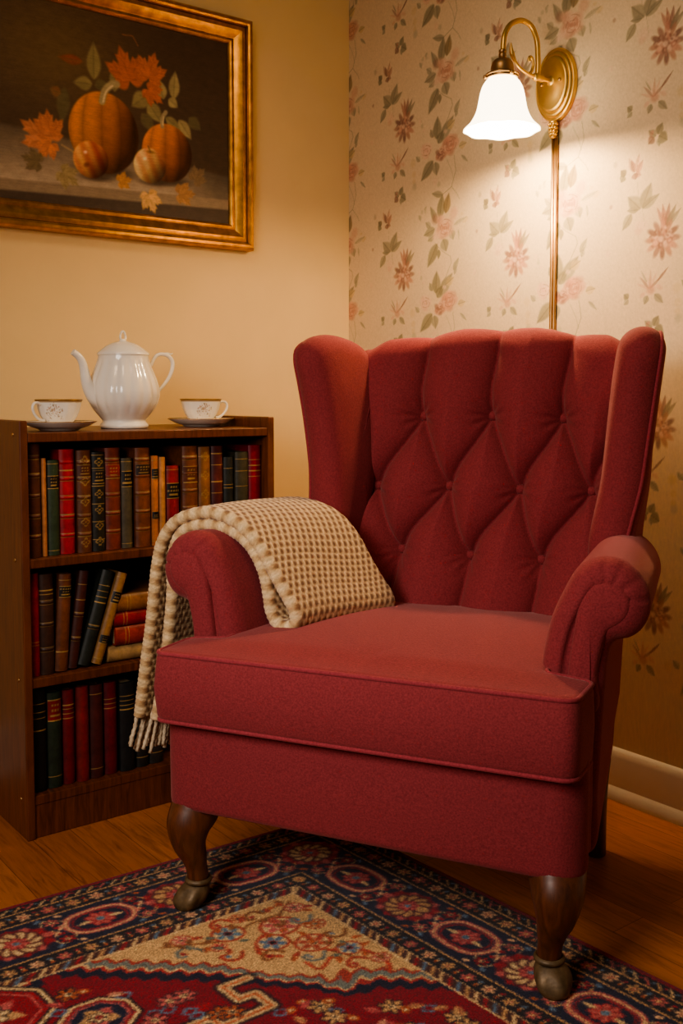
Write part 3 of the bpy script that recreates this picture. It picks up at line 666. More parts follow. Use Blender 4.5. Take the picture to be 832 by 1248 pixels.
# ------------------------------------------------------------------ tea set
def build_tea():
    zt = .8705
    cx, cy = 1.067, 2.25
    root = thing('teapot', 'fluted white porcelain teapot with curved spout on the bookcase top', 'teapot', (cx, cy, zt))
    prof = [(.0, .002), (.050, .0), (.056, .002), (.057, .008), (.052, .014), (.050, .018), (.056, .026), (.068, .042), (.078, .060), (.0825, .080), (.081, .098), (.076, .116), (.069, .134), (.0625, .150), (.059, .164), (.0585, .172)]
    P = catmull(prof, 60)
    fl = lambda r, z, a: r*(1+.042*(abs(math.cos(a*8+.4))-.5)*float(sst(.02, .05, z)*(1-sst(.15, .17, z))))
    V, Fc = lathe([tuple(p) for p in P], 144, fl)
    mb = MB().add(V, Fc); mb.build('body', M['porcelain'], root, smooth=True)
    lid = [(.0585, .1715), (.0605, .173), (.0605, .177), (.056, .181), (.050, .186), (.040, .194), (.028, .200), (.015, .204), (.009, .2055), (.007, .209), (.0065, .2105), (.0001, .2105)]
    V, Fc = lathe(lid, 64); lo = MB().add(V, Fc).build('lid', M['porcelain'], root, smooth=True, sharp=50)
    a = np.linspace(-.5*PI, 1.5*PI, 26)
    V, Fc = tube_closed([(.0075*math.cos(t)*(.9-.2*math.sin(t)), 0, .2175+.0115*math.sin(t)) for t in a[:-1]], .0027, 8)
    MB().add(V, Fc).build('knob', M['porcelain'], lo, smooth=True)
    sp = catmull([(-.046, 0, .058), (-.072, 0, .074), (-.088, 0, .096), (-.095, 0, .118), (-.098, 0, .136), (-.103, 0, .155), (-.112, 0, .168), (-.125, 0, .1775)], 40)
    V, Fc = tube(sp, [.026, .0215, .017, .0135, .0115, .0098, .0085, .0075], 18)
    MB().add(V, Fc).build('spout', M['porcelain'], root, smooth=True, sharp=50)
    hp = catmull([(.064, 0, .146), (.072, 0, .151), (.079, 0, .164), (.088, 0, .174), (.101, 0, .1775), (.118, 0, .174), (.129, 0, .162), (.130, 0, .146), (.123, 0, .126), (.110, 0, .108), (.095, 0, .092), (.081, 0, .079)], 60)
    V, Fc = tube(hp, [.0055, .0042, .0042, .0045, .005, .005, .005, .0046, .0045, .0042, .004, .0045], 12)
    hb = MB().add(V, Fc)
    V, Fc = tube(catmull([(.104, 0, .177), (.118, 0, .1795), (.127, 0, .178), (.131, 0, .181)], 12), [.004, .0032, .002, .001], 8); hb.add(V, Fc)
    V, Fc = tube(catmull([(.083, 0, .081), (.080, 0, .070), (.084, 0, .064)], 10), [.004, .003, .0015], 8); hb.add(V, Fc)
    hb.build('handle', M['porcelain'], root, smooth=True)

    cupm = colattr('porcelain_painted', .14, 0, 0, 0, .6)
    def cup(x, y, side, label, z0):
        r = thing('teacup', label, 'teacup', (x, y, z0), 0, 'teacups on the bookcase')
        pr = catmull([(.0001, .004), (.020, .003), (.0225, 0), (.0245, .0005), (.025, .004), (.030, .010), (.038, .021), (.044, .034), (.0475, .047), (.0505, .058), (.0515, .0595), (.0500, .0590), (.0465, .047), (.042, .032), (.034, .018), (.022, .009), (.0001, .0075)], 110)
        V, Fc = lathe([tuple(p) for p in pr], 220, lambda q, z, a: q*(1+.012*math.cos(12*a)*float(sst(.0, .02, z)*(1-sst(.045, .055, z)))))
        me = mesh_from('bowl', V, Fc)
        Co = np.empty((len(me.vertices), 3)); Co[:] = np.array([240, 232, 218])/255.
        pos = np.array([v.co[:] for v in me.vertices]); rr = np.hypot(pos[:, 0], pos[:, 1]); an = np.arctan2(pos[:, 1], pos[:, 0])
        fa = math.atan2(-y, -x)+.22*side
        g = random.Random(3)
        for k in range(3):
            c0 = fa+(k-1)*2*PI/3
            for j in range(90):
                da = g.gauss(0, .27); dz = .042+g.gauss(0, .0068)-.012*abs(da)/.4
                d = np.hypot((an-c0-da+PI) % (2*PI)-PI, 0)*.046
                q = np.hypot(d, pos[:, 2]-dz); mk = (q < g.uniform(.0007, .0017)) & (rr > .03)
                Co[mk] = np.array([[176, 150, 118], [196, 160, 136], [156, 142, 120], [212, 184, 152]][j % 4])/255.
        band = (pos[:, 2] > .0535) & (pos[:, 2] < .0572); Co[band] = np.array([176, 150, 112])/255.
        Paint.attr(me, Co); obj('bowl', me, cupm, r)
        V, Fc = lathe([(.0497, .0572), (.0510, .0572), (.0522, .0595), (.0510, .0608), (.0497, .0600)], 64)
        MB().add(V, Fc).build('gilt_rim', M['gilt'], r, smooth=True)
        hp = catmull([(.047, 0, .050), (.055, 0, .0535), (.064, 0, .052), (.0685, 0, .043), (.065, 0, .031), (.056, 0, .020), (.046, 0, .015), (.038, 0, .014)], 36)
        ca = PI if side < 0 else 0
        ca += -.25*side
        hp = [(p[0]*math.cos(ca), p[0]*math.sin(ca), p[2]) for p in hp]
        V, Fc = tube(hp, [.0035, .003, .003, .0032, .003, .003, .0032, .0035], 10); MB().add(V, Fc).build('handle', M['porcelain'], r, smooth=True)
    def saucer(x, y, label):
        r = thing('saucer', label, 'saucer', (x, y, zt), 0, 'saucers on the bookcase')
        pr = catmull([(.0001, .0035), (.022, .0035), (.040, .002), (.043, 0), (.046, .001), (.050, .0035), (.066, .0085), (.080, .0150), (.0865, .0185), (.0875, .0195), (.0865, .0200), (.079, .0170), (.064, .0110), (.048, .0072), (.030, .0068), (.026, .0078), (.023, .0068), (.0001, .0066)], 70)
        V, Fc = lathe([(p[0]*.94, p[1]) for p in pr], 72); MB().add(V, Fc).build('plate', M['porcelain'], r, smooth=True)
        V, Fc = lathe([(.0806, .0192), (.0824, .0190), (.0831, .0198), (.0820, .0206), (.0805, .0201)], 72); MB().add(V, Fc).build('gilt_rim', M['gilt'], r, smooth=True)
    saucer(.886, 2.20, 'white saucer under the left teacup'); saucer(1.2835, 2.265, 'white saucer under the right teacup')
    cup(.886, 2.20, -1, 'white teacup with gilt rim left of the teapot, handle to the left', zt+.0084)
    cup(1.2835, 2.265, 1, 'white teacup with gilt rim right of the teapot, handle to the right', zt+.0084)

# ------------------------------------------------------------------ wall sconce
def build_sconce():
    yc = 1.695
    root = thing('wall_sconce', 'brass wall sconce with glowing white glass bell shade', 'wall lamp', (WX, yc, 1.695))
    def W(x, z): return (x-WX, 0, z-1.695)
    # stepped oval plate (lathe about the wall normal, squashed)
    pr = [(1., 0), (1., .006), (.97, .010), (.93, .011), (.90, .010), (.88, .013), (.84, .016), (.80, .0165), (.77, .0155), (.75, .0185), (.70, .0215), (.66, .022), (.62, .0215), (.45, .0245), (.25, .0262), (.0001, .027)]
    V, Fc = lathe(pr, 72)
    MB().add([(-v[2]-.001, v[0]*.062, v[1]*.087) for v in V], Fc).build('wall_plate', M['brass'], root, smooth=True, sharp=40)
    for s in (-1, 1):
        V, Fc = lathe([(.0045, 0), (.0045, .002), (.003, .0035), (.0001, .004)], 14)
        MB().add([(-v[2]-.025, v[0]+s*.028, v[1]+.003) for v in V], Fc).build('screw', M['brass_dark'], root, smooth=True)
    # stem from the plate to the junction
    V, Fc = lathe([(.0115, 0), (.0115, .004), (.007, .007), (.0055, .012), (.0055, .026), (.008, .030), (.009, .036), (.0075, .042), (.0085, .046), (.010, .052), (.0085, .058), (.004, .062), (.0001, .063)], 24)
    MB().add([(-v[2]-.024, v[0], v[1]+.006) for v in V], Fc).build('stem', M['brass'], root, smooth=True, sharp=50)
    ap = catmull([W(1.878, 1.700), W(1.880, 1.725), W(1.879, 1.75), W(1.875, 1.785), W(1.858, 1.812), W(1.835, 1.8205), W(1.812, 1.818), W(1.784, 1.803), W(1.767, 1.779), W(1.762, 1.755), W(1.762, 1.732)], 70)
    V, Fc = tube(ap, .0062, 14); MB().add(V, Fc).build('gooseneck_arm', M['brass'], root, smooth=True, sharp=60)
    sp = catmull([W(1.787, 1.763), W(1.789, 1.745), W(1.797, 1.729), W(1.812, 1.715), W(1.838, 1.705), W(1.870, 1.700)], 40)
    mb = MB(); V, Fc = tube(sp, [.001, .006, .0035, .004, .0045, .005], 12); mb.add(V, Fc)
    sp = catmull([W(1.848, 1.703), W(1.858, 1.712), W(1.863, 1.726), W(1.861, 1.738), W(1.854, 1.744), W(1.848, 1.739), W(1.8505, 1.733)], 34)
    V, Fc = tube(sp, [.004, .0036, .0036, .0036, .0038, .0036], 12); mb.add(V, Fc)
    mb.build('scroll_ornament', M['brass'], root, smooth=True)
    # fitter cap over the shade
    zc = 1.680; xs = 1.7595-WX
    V, Fc = lathe([(.0001, .062), (.0072, .062), (.0088, .060), (.0088, .056), (.0072, .054), (.0088, .052), (.0088, .046), (.0072, .044), (.010, .0415), (.018, .039), (.0235, .033), (.026, .024), (.0265, .012), (.028, .010), (.0345, .008), (.0385, .006), (.0385, .0035), (.036, .002), (.036, -.003), (.030, -.004)], 40)
    MB().add([(v[0]+xs, v[1], v[2]+zc-1.695) for v in V], Fc).build('shade_fitter', M['brass_dark'], root, smooth=True, sharp=45)
    for k in range(3):
        t = 2*PI*k/3+.3; V, Fc = lathe([(.0045, 0), (.005, .003), (.0045, .007), (.0001, .008)], 12)
        MB().add([(xs+(.036+v[2])*math.cos(t)-v[0]*math.sin(t), (.036+v[2])*math.sin(t)+v[0]*math.cos(t), v[1]+zc-1.695+.001) for v in V], Fc).build('thumb_screw', M['brass_dark'], root, smooth=True)
    # bell shade
    m, nt, b = new_mat('lit_opal_glass')
    b.inputs['Base Color'].default_value = (.95, .9, .82, 1); b.inputs['Roughness'].default_value = .3
    lw = N(nt, 'ShaderNodeTexNoise', Scale=14.); nt.links.new(coord(nt), lw.inputs['Vector'])
    r = ramp(nt, lw.outputs[0], [(.2, (1, .80, .52, 1)), (.8, (1, .84, .58, 1))]); nt.links.new(r.outputs[0], b.inputs['Emission Color'])
    b.inputs['Emission Strength'].default_value = SHADE
    pr = [(.030, -.002), (.034, -.006), (.044, -.016), (.0505, -.030), (.0550, -.048), (.0580, -.066), (.0615, -.084), (.0670, -.100), (.0755, -.116), (.0860, -.128), (.0925, -.1345), (.0935, -.138), (.0915, -.1385), (.085, -.1315), (.0745, -.119), (.0655, -.102), (.0600, -.085), (.0560, -.066), (.0530, -.048), (.0485, -.031), (.0420, -.018), (.030, -.007)]
    P = catmull([(r_*.94 if r_ > .04 else r_, z_*.87) for r_, z_ in pr], 64)
    def wav(q, z, a): f = float(sst(.07, .12, -z)); return q*(1+.014*f*math.cos(8*a))
    V, Fc = lathe([tuple(p) for p in P], 96, wav)
    V = [(x, y, z-(.0018*math.cos(8*math.atan2(y, x))*float(np.clip((-z-.1)/.038, 0, 1)))) for x, y, z in V]
    MB().add([(v[0]+xs, v[1], v[2]+zc-1.695) for v in V], Fc).build('glass_shade', m, root, smooth=True)
    # bulb
    m2, nt, b = new_mat('glowing_bulb'); b.inputs['Base Color'].default_value = (1, .9, .75, 1); b.inputs['Emission Color'].default_value = (1, .76, .42, 1); b.inputs['Emission Strength'].default_value = 30
    no = N(nt, 'ShaderNodeTexNoise', Scale=4.); r = ramp(nt, no.outputs[0], [(.2, (1, .74, .4, 1)), (.8, (1, .78, .44, 1))]); nt.links.new(r.outputs[0], b.inputs['Emission Color'])
    V, Fc = lathe(catmull([(.0001, -.088), (.010, -.085), (.017, -.076), (.0185, -.066), (.015, -.052), (.010, -.040), (.009, -.02), (.009, -.004)], 24), 24)
    MB().add([(v[0]+xs, v[1], v[2]+zc-1.695) for v in V], Fc).build('bulb', m2, root, smooth=True)
    # beaded finial and cord cover down the wall
    mb = MB()
    V, Fc = lathe([(.0001, -.084), (.009, -.085), (.011, -.089), (.008, -.093), (.006, -.124), (.008, -.126), (.0001, -.128)], 20); mb.add([(v[0]*.9-.014, v[1], v[2]) for v in V], Fc)
    for z, n, R in ((-.094, 8, .0095), (-.103, 7, .0085), (-.111, 6, .0075), (-.118, 6, .0065)):
        for k in range(n):
            t = 2*PI*k/n; V, Fc = lathe([(.0047*math.sin(a), -.0047*math.cos(a)) for a in np.linspace(.01, PI-.01, 8)], 10)
            mb.add([(v[0]-.014+R*math.cos(t)*.8, v[1]+R*math.sin(t), v[2]+z) for v in V], Fc)
    mb.build('beaded_finial', M['brass'], root, smooth=True)
    mb = MB()
    for s in (-1, 1):
        V, Fc = tube([(-.007, s*.0046, -.124), (-.0065, s*.0046, -.5), (-.0065, s*.0046, -.9), (-.0065, s*.0046, -1.38)], .0046, 10); mb.add(V, Fc)
    mb.build('cord', M['brass_dark'], root, smooth=True)
    return WX+xs, yc, zc

# ------------------------------------------------------------------ armchair
CX, CY, CA = 1.0584, 1.3338, math.radians(-61.37)
def D(x, y, z):
    s = min(max(z/.35, 0), 1)
    k = .004*float(sst(.2, .45, z))*min(max(1-y/.45, 0), 1)*(1-float(sst(.50, .64, z)))
    return (x+(-.002+.078*y+.009*float(sst(.66, .8, z)))*s, y, z+k*x)
def yb(z): return .495+.175*(z-.47)

def build_chair():
    root = thing('armchair', 'crimson velvet wingback armchair with tufted back on cabriole legs', 'armchair', (CX, CY, 0), CA)
    ve = M['velvet']; mir = lambda s: (lambda V: [(s*v[0], v[1], v[2]) for v in V])
    def put(name, VF, mat, parent=root, sub=0, sharp=None):
        V, Fc = VF; return MB().add([D(*v) for v in V], Fc).build(name, mat, parent, smooth=True, sharp=sharp)
    tap = lambda y: max(0., y-.09)*.16
    # --- seat base (narrowing to the rear)
    O = resample(np.array(rrect(-.372, .372, .0, .585, .03, 6)), 120, True)
    V, Fc = slab(O, .198, .40, .014, (0, .28), lambda u, v, w, f: (u-np.sign(u)*min(abs(u), tap(v))*(abs(u)/.372), v, w), 4, 4)
    put('seat_base', (V, Fc), ve)
    # --- front rail
    O = resample(np.array(rrect(-.382, .382, -.030, .06, .045, 9)), 200, True)
    put('front_rail', slab(O, .192, .395, .016, (0, .01), lambda u, v, w, f: (u, v-.006*math.cos(u/.384*PI/2)*math.sin((w-.19)/.2*PI), w), 5, 3), ve)
    # --- T seat cushion
    o = []
    o += [(-.355, -.078)]; o += list(rrect(-.39, .39, -.078, .068, .045, 8))
    o = []
    def arc(cx, cy, r, a0, a1, n=7):
        for k in range(n+1):
            a = math.radians(lin(a0, a1, k/n)); o.append((cx+r*math.cos(a), cy+r*math.sin(a)))
    arc(.363, -.035, .022, -90, 0); arc(.367, .036, .018, 0, 90); arc(.315, .064, .010, 270, 180); arc(.255, .50, .03, 0, 90)
    arc(-.255, .50, .03, 90, 180); arc(-.315, .064, .010, 0, -90); arc(-.367, .036, .018, 90, 180); arc(-.361, -.033, .024, 180, 270)
    O = resample(np.array(o), 260, True)
    zc0, zc1 = .364, .4935
    def cmap(u, v, w, f):
        top = (w-zc0)/(zc1-zc0)
        cr = (1-min(1, abs(u)/.40)**3)*max(0, 1-((v-.22)/.33)**2)*float(sst(-.062, .04, v))
        z = w+(.024*cr if top > .6 else 0)
        # slight outward swell of the band
        sw = .008*math.sin(PI*min(max(top, 0), 1))
        y = v-(sw if v < -.03 else 0)
        return (u*(1+.010*math.sin(PI*top)*(abs(u) > .3))*(.987 if u > 0 else .974), y, z)
    cush = put('seat_cushion', slab(O, zc0, zc1, .013, (0, .0), cmap, 4, 12), ve)
    for zz in (zc1-.0035, zc0+.0035):
        put('piping', tube_closed([cmap(p[0], p[1], zz, 1.) for p in inset(O, .0022)], .0042, 8), M['velvet_dark'], cush)
    # --- back with diamond tufting
    HB = .312
    B1 = [(-.158, .902), (0.0, .904), (.155, .900)]; B2 = [(-.252, .745), (-.083, .750), (.075, .748), (.226, .750)]; B3 = [(-.177, .607), (-.018, .603), (.137, .603)]
    folds = []
    def bow(p, q, b=.006):
        p = np.array(p); q = np.array(q); d = q-p; n = np.array([-d[1], d[0]])/np.linalg.norm(d); ts = np.linspace(0, 1, 7)
        return np.array([p+d*t+n*b*math.sin(2*PI*t) for t in ts])
    for i in range(3):
        folds += [(bow(B1[i], B2[i], .004), 1.), (bow(B1[i], B2[i+1], .002), .75), (bow(B3[i], B2[i], .002), .75), (bow(B3[i], B2[i+1], .004), 1.)]
    for (p, tx) in zip(B1, (-.152, .010, .170)): folds.append((bow(p, (tx, 1.10), .004), .75))
    for (p, tx) in zip(B3, (-.197, -.032, .128)): folds.append((bow(p, (tx, .43), .003), .75))
    folds += [(bow(B2[0], (-.33, .655), .003), .8), (bow(B2[3], (.30, .66), .003), .7), (bow(B2[3], (.285, .90), .004), .35), (bow(B2[0], (-.30, .90), .004), .35)]
    nx = 211; X = np.linspace(-HB, HB, nx)
    ztop = 1.066+.026*np.cos(np.clip(X/.29, -1, 1)*PI/2)**1.2-.020*sst(.25, .31, np.abs(X))
    R = .048; nf, na, nb = 216, 16, 14
    rows = []
    for j in range(nf):
        t = j/(nf-1); Z = .40+(ztop-R-.40)*t; rows.append((X, np.vectorize(yb)(Z), Z, np.zeros(nx), 1.))
    for j in range(1, na+1):
        a = PI*j/na; c0 = ztop-R
        rows.append((X*(1-.14*a/PI), yb(c0)+R*(1-np.cos(a)), c0+R*np.sin(a), np.full(nx, a), max(0, 1-j/na*1.6)))
    for j in range(1, nb+1):
        t = j/nb; Z = (ztop-R)+(.20-(ztop-R))*t; rows.append((X*.86, np.vectorize(yb)(Z)+2*R, Z, np.full(nx, PI), 0.))
    V = []
    for (x, y, z, a, k) in rows:
        zz = np.minimum(z, 1.10) if a[0] == 0 else z
        d = np.full(nx, 9.); hf = np.zeros(nx); dm = np.full(nx, 9.)
        for P, wt in folds:
            dd = np.full(nx, 9.)
            for p, q in zip(P[:-1], P[1:]):
                v = q-p; l2 = v.dot(v); t = np.clip(((x-p[0])*v[0]+(zz-p[1])*v[1])/l2, 0, 1); dd = np.minimum(dd, np.hypot(x-p[0]-t*v[0], zz-p[1]-t*v[1]))
            dm = np.minimum(dm, dd/wt**.5); hf = np.minimum(hf, -.010*wt*np.exp(-dd/.0055))
        h = hf+.046*(1-np.exp(-dm/.046))-.016
        for (bx, bz) in B1+B2+B3:
            rr = np.hypot(x-bx, zz-bz); h = h-.026*np.exp(-(rr/.030)**1.3)
        # gathered puckers radiating from each button
        for (bx, bz) in B1+B2+B3:
            rr = np.hypot(x-bx, zz-bz); an = np.arctan2(zz-bz, x-bx); h = h+.0022*np.cos(9*an+1.3)*np.exp(-((rr-.026)/.016)**2)
        h = h*k
        ny, nz = -np.cos(a)*.985, np.where(a == 0, .172, np.sin(a))
        for i in range(nx): V.append((x[i], y[i]+ny[i]*h[i], z[i]+nz[i]*h[i]*(1 if a[0] else .17)))
    nrow = len(rows); Fc = grid_faces(nx, nrow)
    # close the two sides and the bottom
    for i in (0, nx-1):
        for j in range(nf//2):
            pass
    bk = put('backrest', (V, Fc), ve)
    for (bx, bz) in B1+B2+B3:
        pr = [(.0001, .0065), (.004, .0062), (.008, .0045), (.0105, .001), (.0105, -.004)]
        VV, f2 = lathe(pr, 18); put('button', ([(bx+v[0], yb(bz)+.0395-v[2], bz+v[1]) for v in VV], f2), ve, bk)
    # outer back panel
    O = resample(np.array([(-.29, .20), (.29, .20), (.27, .98), (.22, 1.035), (.1, 1.06), (-.1, 1.06), (-.22, 1.035), (-.27, .98)]), 90, True)
    put('outer_back', slab(O, 0, .02, .006, (0, .6), lambda u, v, w, f: (u, yb(v)+2*R-.006+w, v), 3, 4), ve)
    # --- wings
    for s in (-1, 1):
        Jx = lambda z: .298
        o = [(-.025, .60), (.10, .60), (.155, .615), (.172, .66), (.166, .72), (.163, .80), (.168, .90), (.176, .98), (.180, 1.02), (.174, 1.052), (.150, 1.074), (.110, 1.082), (.06, 1.072), (.025, 1.052), (-.005, 1.01), (-.025, .96)]
        O = catmull(o, 110, True)
        def wmap(u, v, w, f, s=s):
            fx = np.interp(v, [.60, .68, .77, .92, 1.03, 1.1], [.300, .308, .322, .342, .356, .36]); fy = .427
            jx, jy = .300, yb(v)+.025
            L = .172; t = u/L
            # unit direction and normal in plan
            dx, dy = fx-jx, fy-jy; l = math.hypot(dx, dy); nx_, ny_ = -dy/l, dx/l
            bulge = (1-f**3)*.006*(1 if w < .0425 else -0.)
            ww = (w-.0425)-bulge
            return (s*(jx+dx*t+nx_*ww), jy+dy*t+ny_*ww, v)
        V, Fc = slab(O, 0, .085, .0415, (.06, .85), wmap, 8, 6)
        wg = put('wing', (V, Fc), ve)
        # seam piping along the outer front edge
        pp = [wmap(p[0], p[1], .074, 1., s) for p in inset(O, .0115) if p[0] > .0 and p[1] > .66]
        pp = sorted(pp, key=lambda q: 0) if False else pp
        V, Fc = tube(pp, .0035, 8); put('piping', (V, Fc), M['velvet_dark'], wg)
    # --- arms: scroll profile extruded along the depth
    prof = [(.372, .200), (.378, .30), (.382, .40), (.386, .48), (.391, .535), (.402, .556), (.424, .564), (.443, .582), (.454, .612), (.452, .645), (.436, .674), (.412, .692), (.384, .697), (.358, .691), (.337, .674), (.319, .642), (.300, .597), (.288, .548), (.281, .50), (.279, .44), (.279, .36), (.280, .20)]
    PR = catmull(prof, 200, True)
    C0 = np.array([.342, .56]); sc = np.array([.392, .628])
    pl = [math.radians(a) for a in (128, 98, 68, 36, 0)]
    for s in (-1, 1):
        def amap(u, v, w, f, s=s):
            y = .066+w; x = u-tap(y)
            if v > .5: v = v-(.006+.030*max(0, y-.1))*float(sst(.5, .66, v))
            if w < .03: y += .009*(1-float(sst(.70, .80, f)))
            # gathered pleats around the scroll front
            if w < .05 and f > .78:
                a = math.atan2(v-sc[1], u-sc[0]); rr = math.hypot(u-sc[0], v-sc[1])
                if rr < .16 and v > .575:
                    g = sum(math.exp(-((a-q)/.05)**2) for q in pl)*float(sst(.78, .9, f))*(1-float(sst(.02, .05, w)))
                    y += .0050*g; u2 = 1-.012*g; x = sc[0]+(u-sc[0])*u2-tap(y); v = sc[1]+(v-sc[1])*u2
            return (s*x, y, v)
        ar = put('armrest', slab(PR, 0, .486, .036, C0, amap, 10, 6), ve)
        q = inset(PR, .026); q = q[(q[:, 1] > .40)]
        # keyhole facing panel
        kp = [(.376, .44), (.377, .50), (.384, .545), (.394, .577), (.412, .590), (.425, .606), (.429, .627), (.420, .647), (.396, .658), (.368, .650), (.347, .615), (.338, .56), (.331, .50), (.328, .44)]
        KP = catmull(kp, 110, True)
        put('arm_facing', slab(KP, 0, .03, .010, (.368, .60), lambda u, v, w, f, s=s: (s*u, .0635+w-.004*(1-f**2), v-.004*float(sst(.5, .6, v))), 4, 5), ve, ar)
    # --- legs
    def cab(s):
        lab = 'leg'
        path = catmull([(.333, .020, .205), (.336, .010, .185), (.340, -.004, .16), (.338, -.008, .13), (.331, -.003, .10), (.327, .001, .07), (.326, .002, .055)], 36)
        rad = [.046, .045, .041, .033, .025, .0195, .0195]
        V, Fc = tube([(s*p[0], p[1], p[2]) for p in path], rad, 20)
        lg = MB().add([D(*v) for v in V], Fc).build('leg', M['leg'], root, smooth=True, sharp=60)
        # collar ring and ball-like pad foot with toes
        mb = MB()
        V, Fc = lathe([(.0205, -.005), (.0245, -.003), (.0255, .0), (.0245, .003), (.0205, .005)], 24); mb.add([(s*.326+v[0], .002+v[1], v[2]+.056) for v in V], Fc)
        nu, nv = 28, 20; V = []
        for j in range(nv):
            t = j/(nv-1); z = .0102+.0428*t
            r = .0285*math.sqrt(max(0, 1-((t-.45)/.68)**2)); ox = .013*(1-t)
            for k in range(nu):
                a = 2*PI*k/nu; fr = math.atan2(-1, s); da = (a-fr+PI) % (2*PI)-PI
                toe = 1+.14*math.cos(da/2)**4+.10*math.cos(5*da)*(abs(da) < 2.2)*math.sin(PI*min(1, t*1.1))
                V.append((s*.326+s*ox*.9+r*toe*math.cos(a), .002-ox*1.3+r*toe*math.sin(a), z))
        mb.add(V, grid_faces(nu, nv, True)+[tuple(range(nu)), tuple(range((nv-1)*nu, nv*nu))])
        mb.build('claw_foot', M['footbrass'], lg, smooth=True, sharp=70)
    for s in (-1, 1): cab(s)
    for s in (-1, 1):
        path = catmull([(s*.282, .520, .205), (s*.288, .518, .14), (s*.298, .520, .07), (s*.308, .528, .001)], 16)
        V, Fc = tube(path, [.030, .026, .022, .019], 16); MB().add([D(*v) for v in V], Fc).build('leg', M['leg'], root, smooth=True, sharp=60)

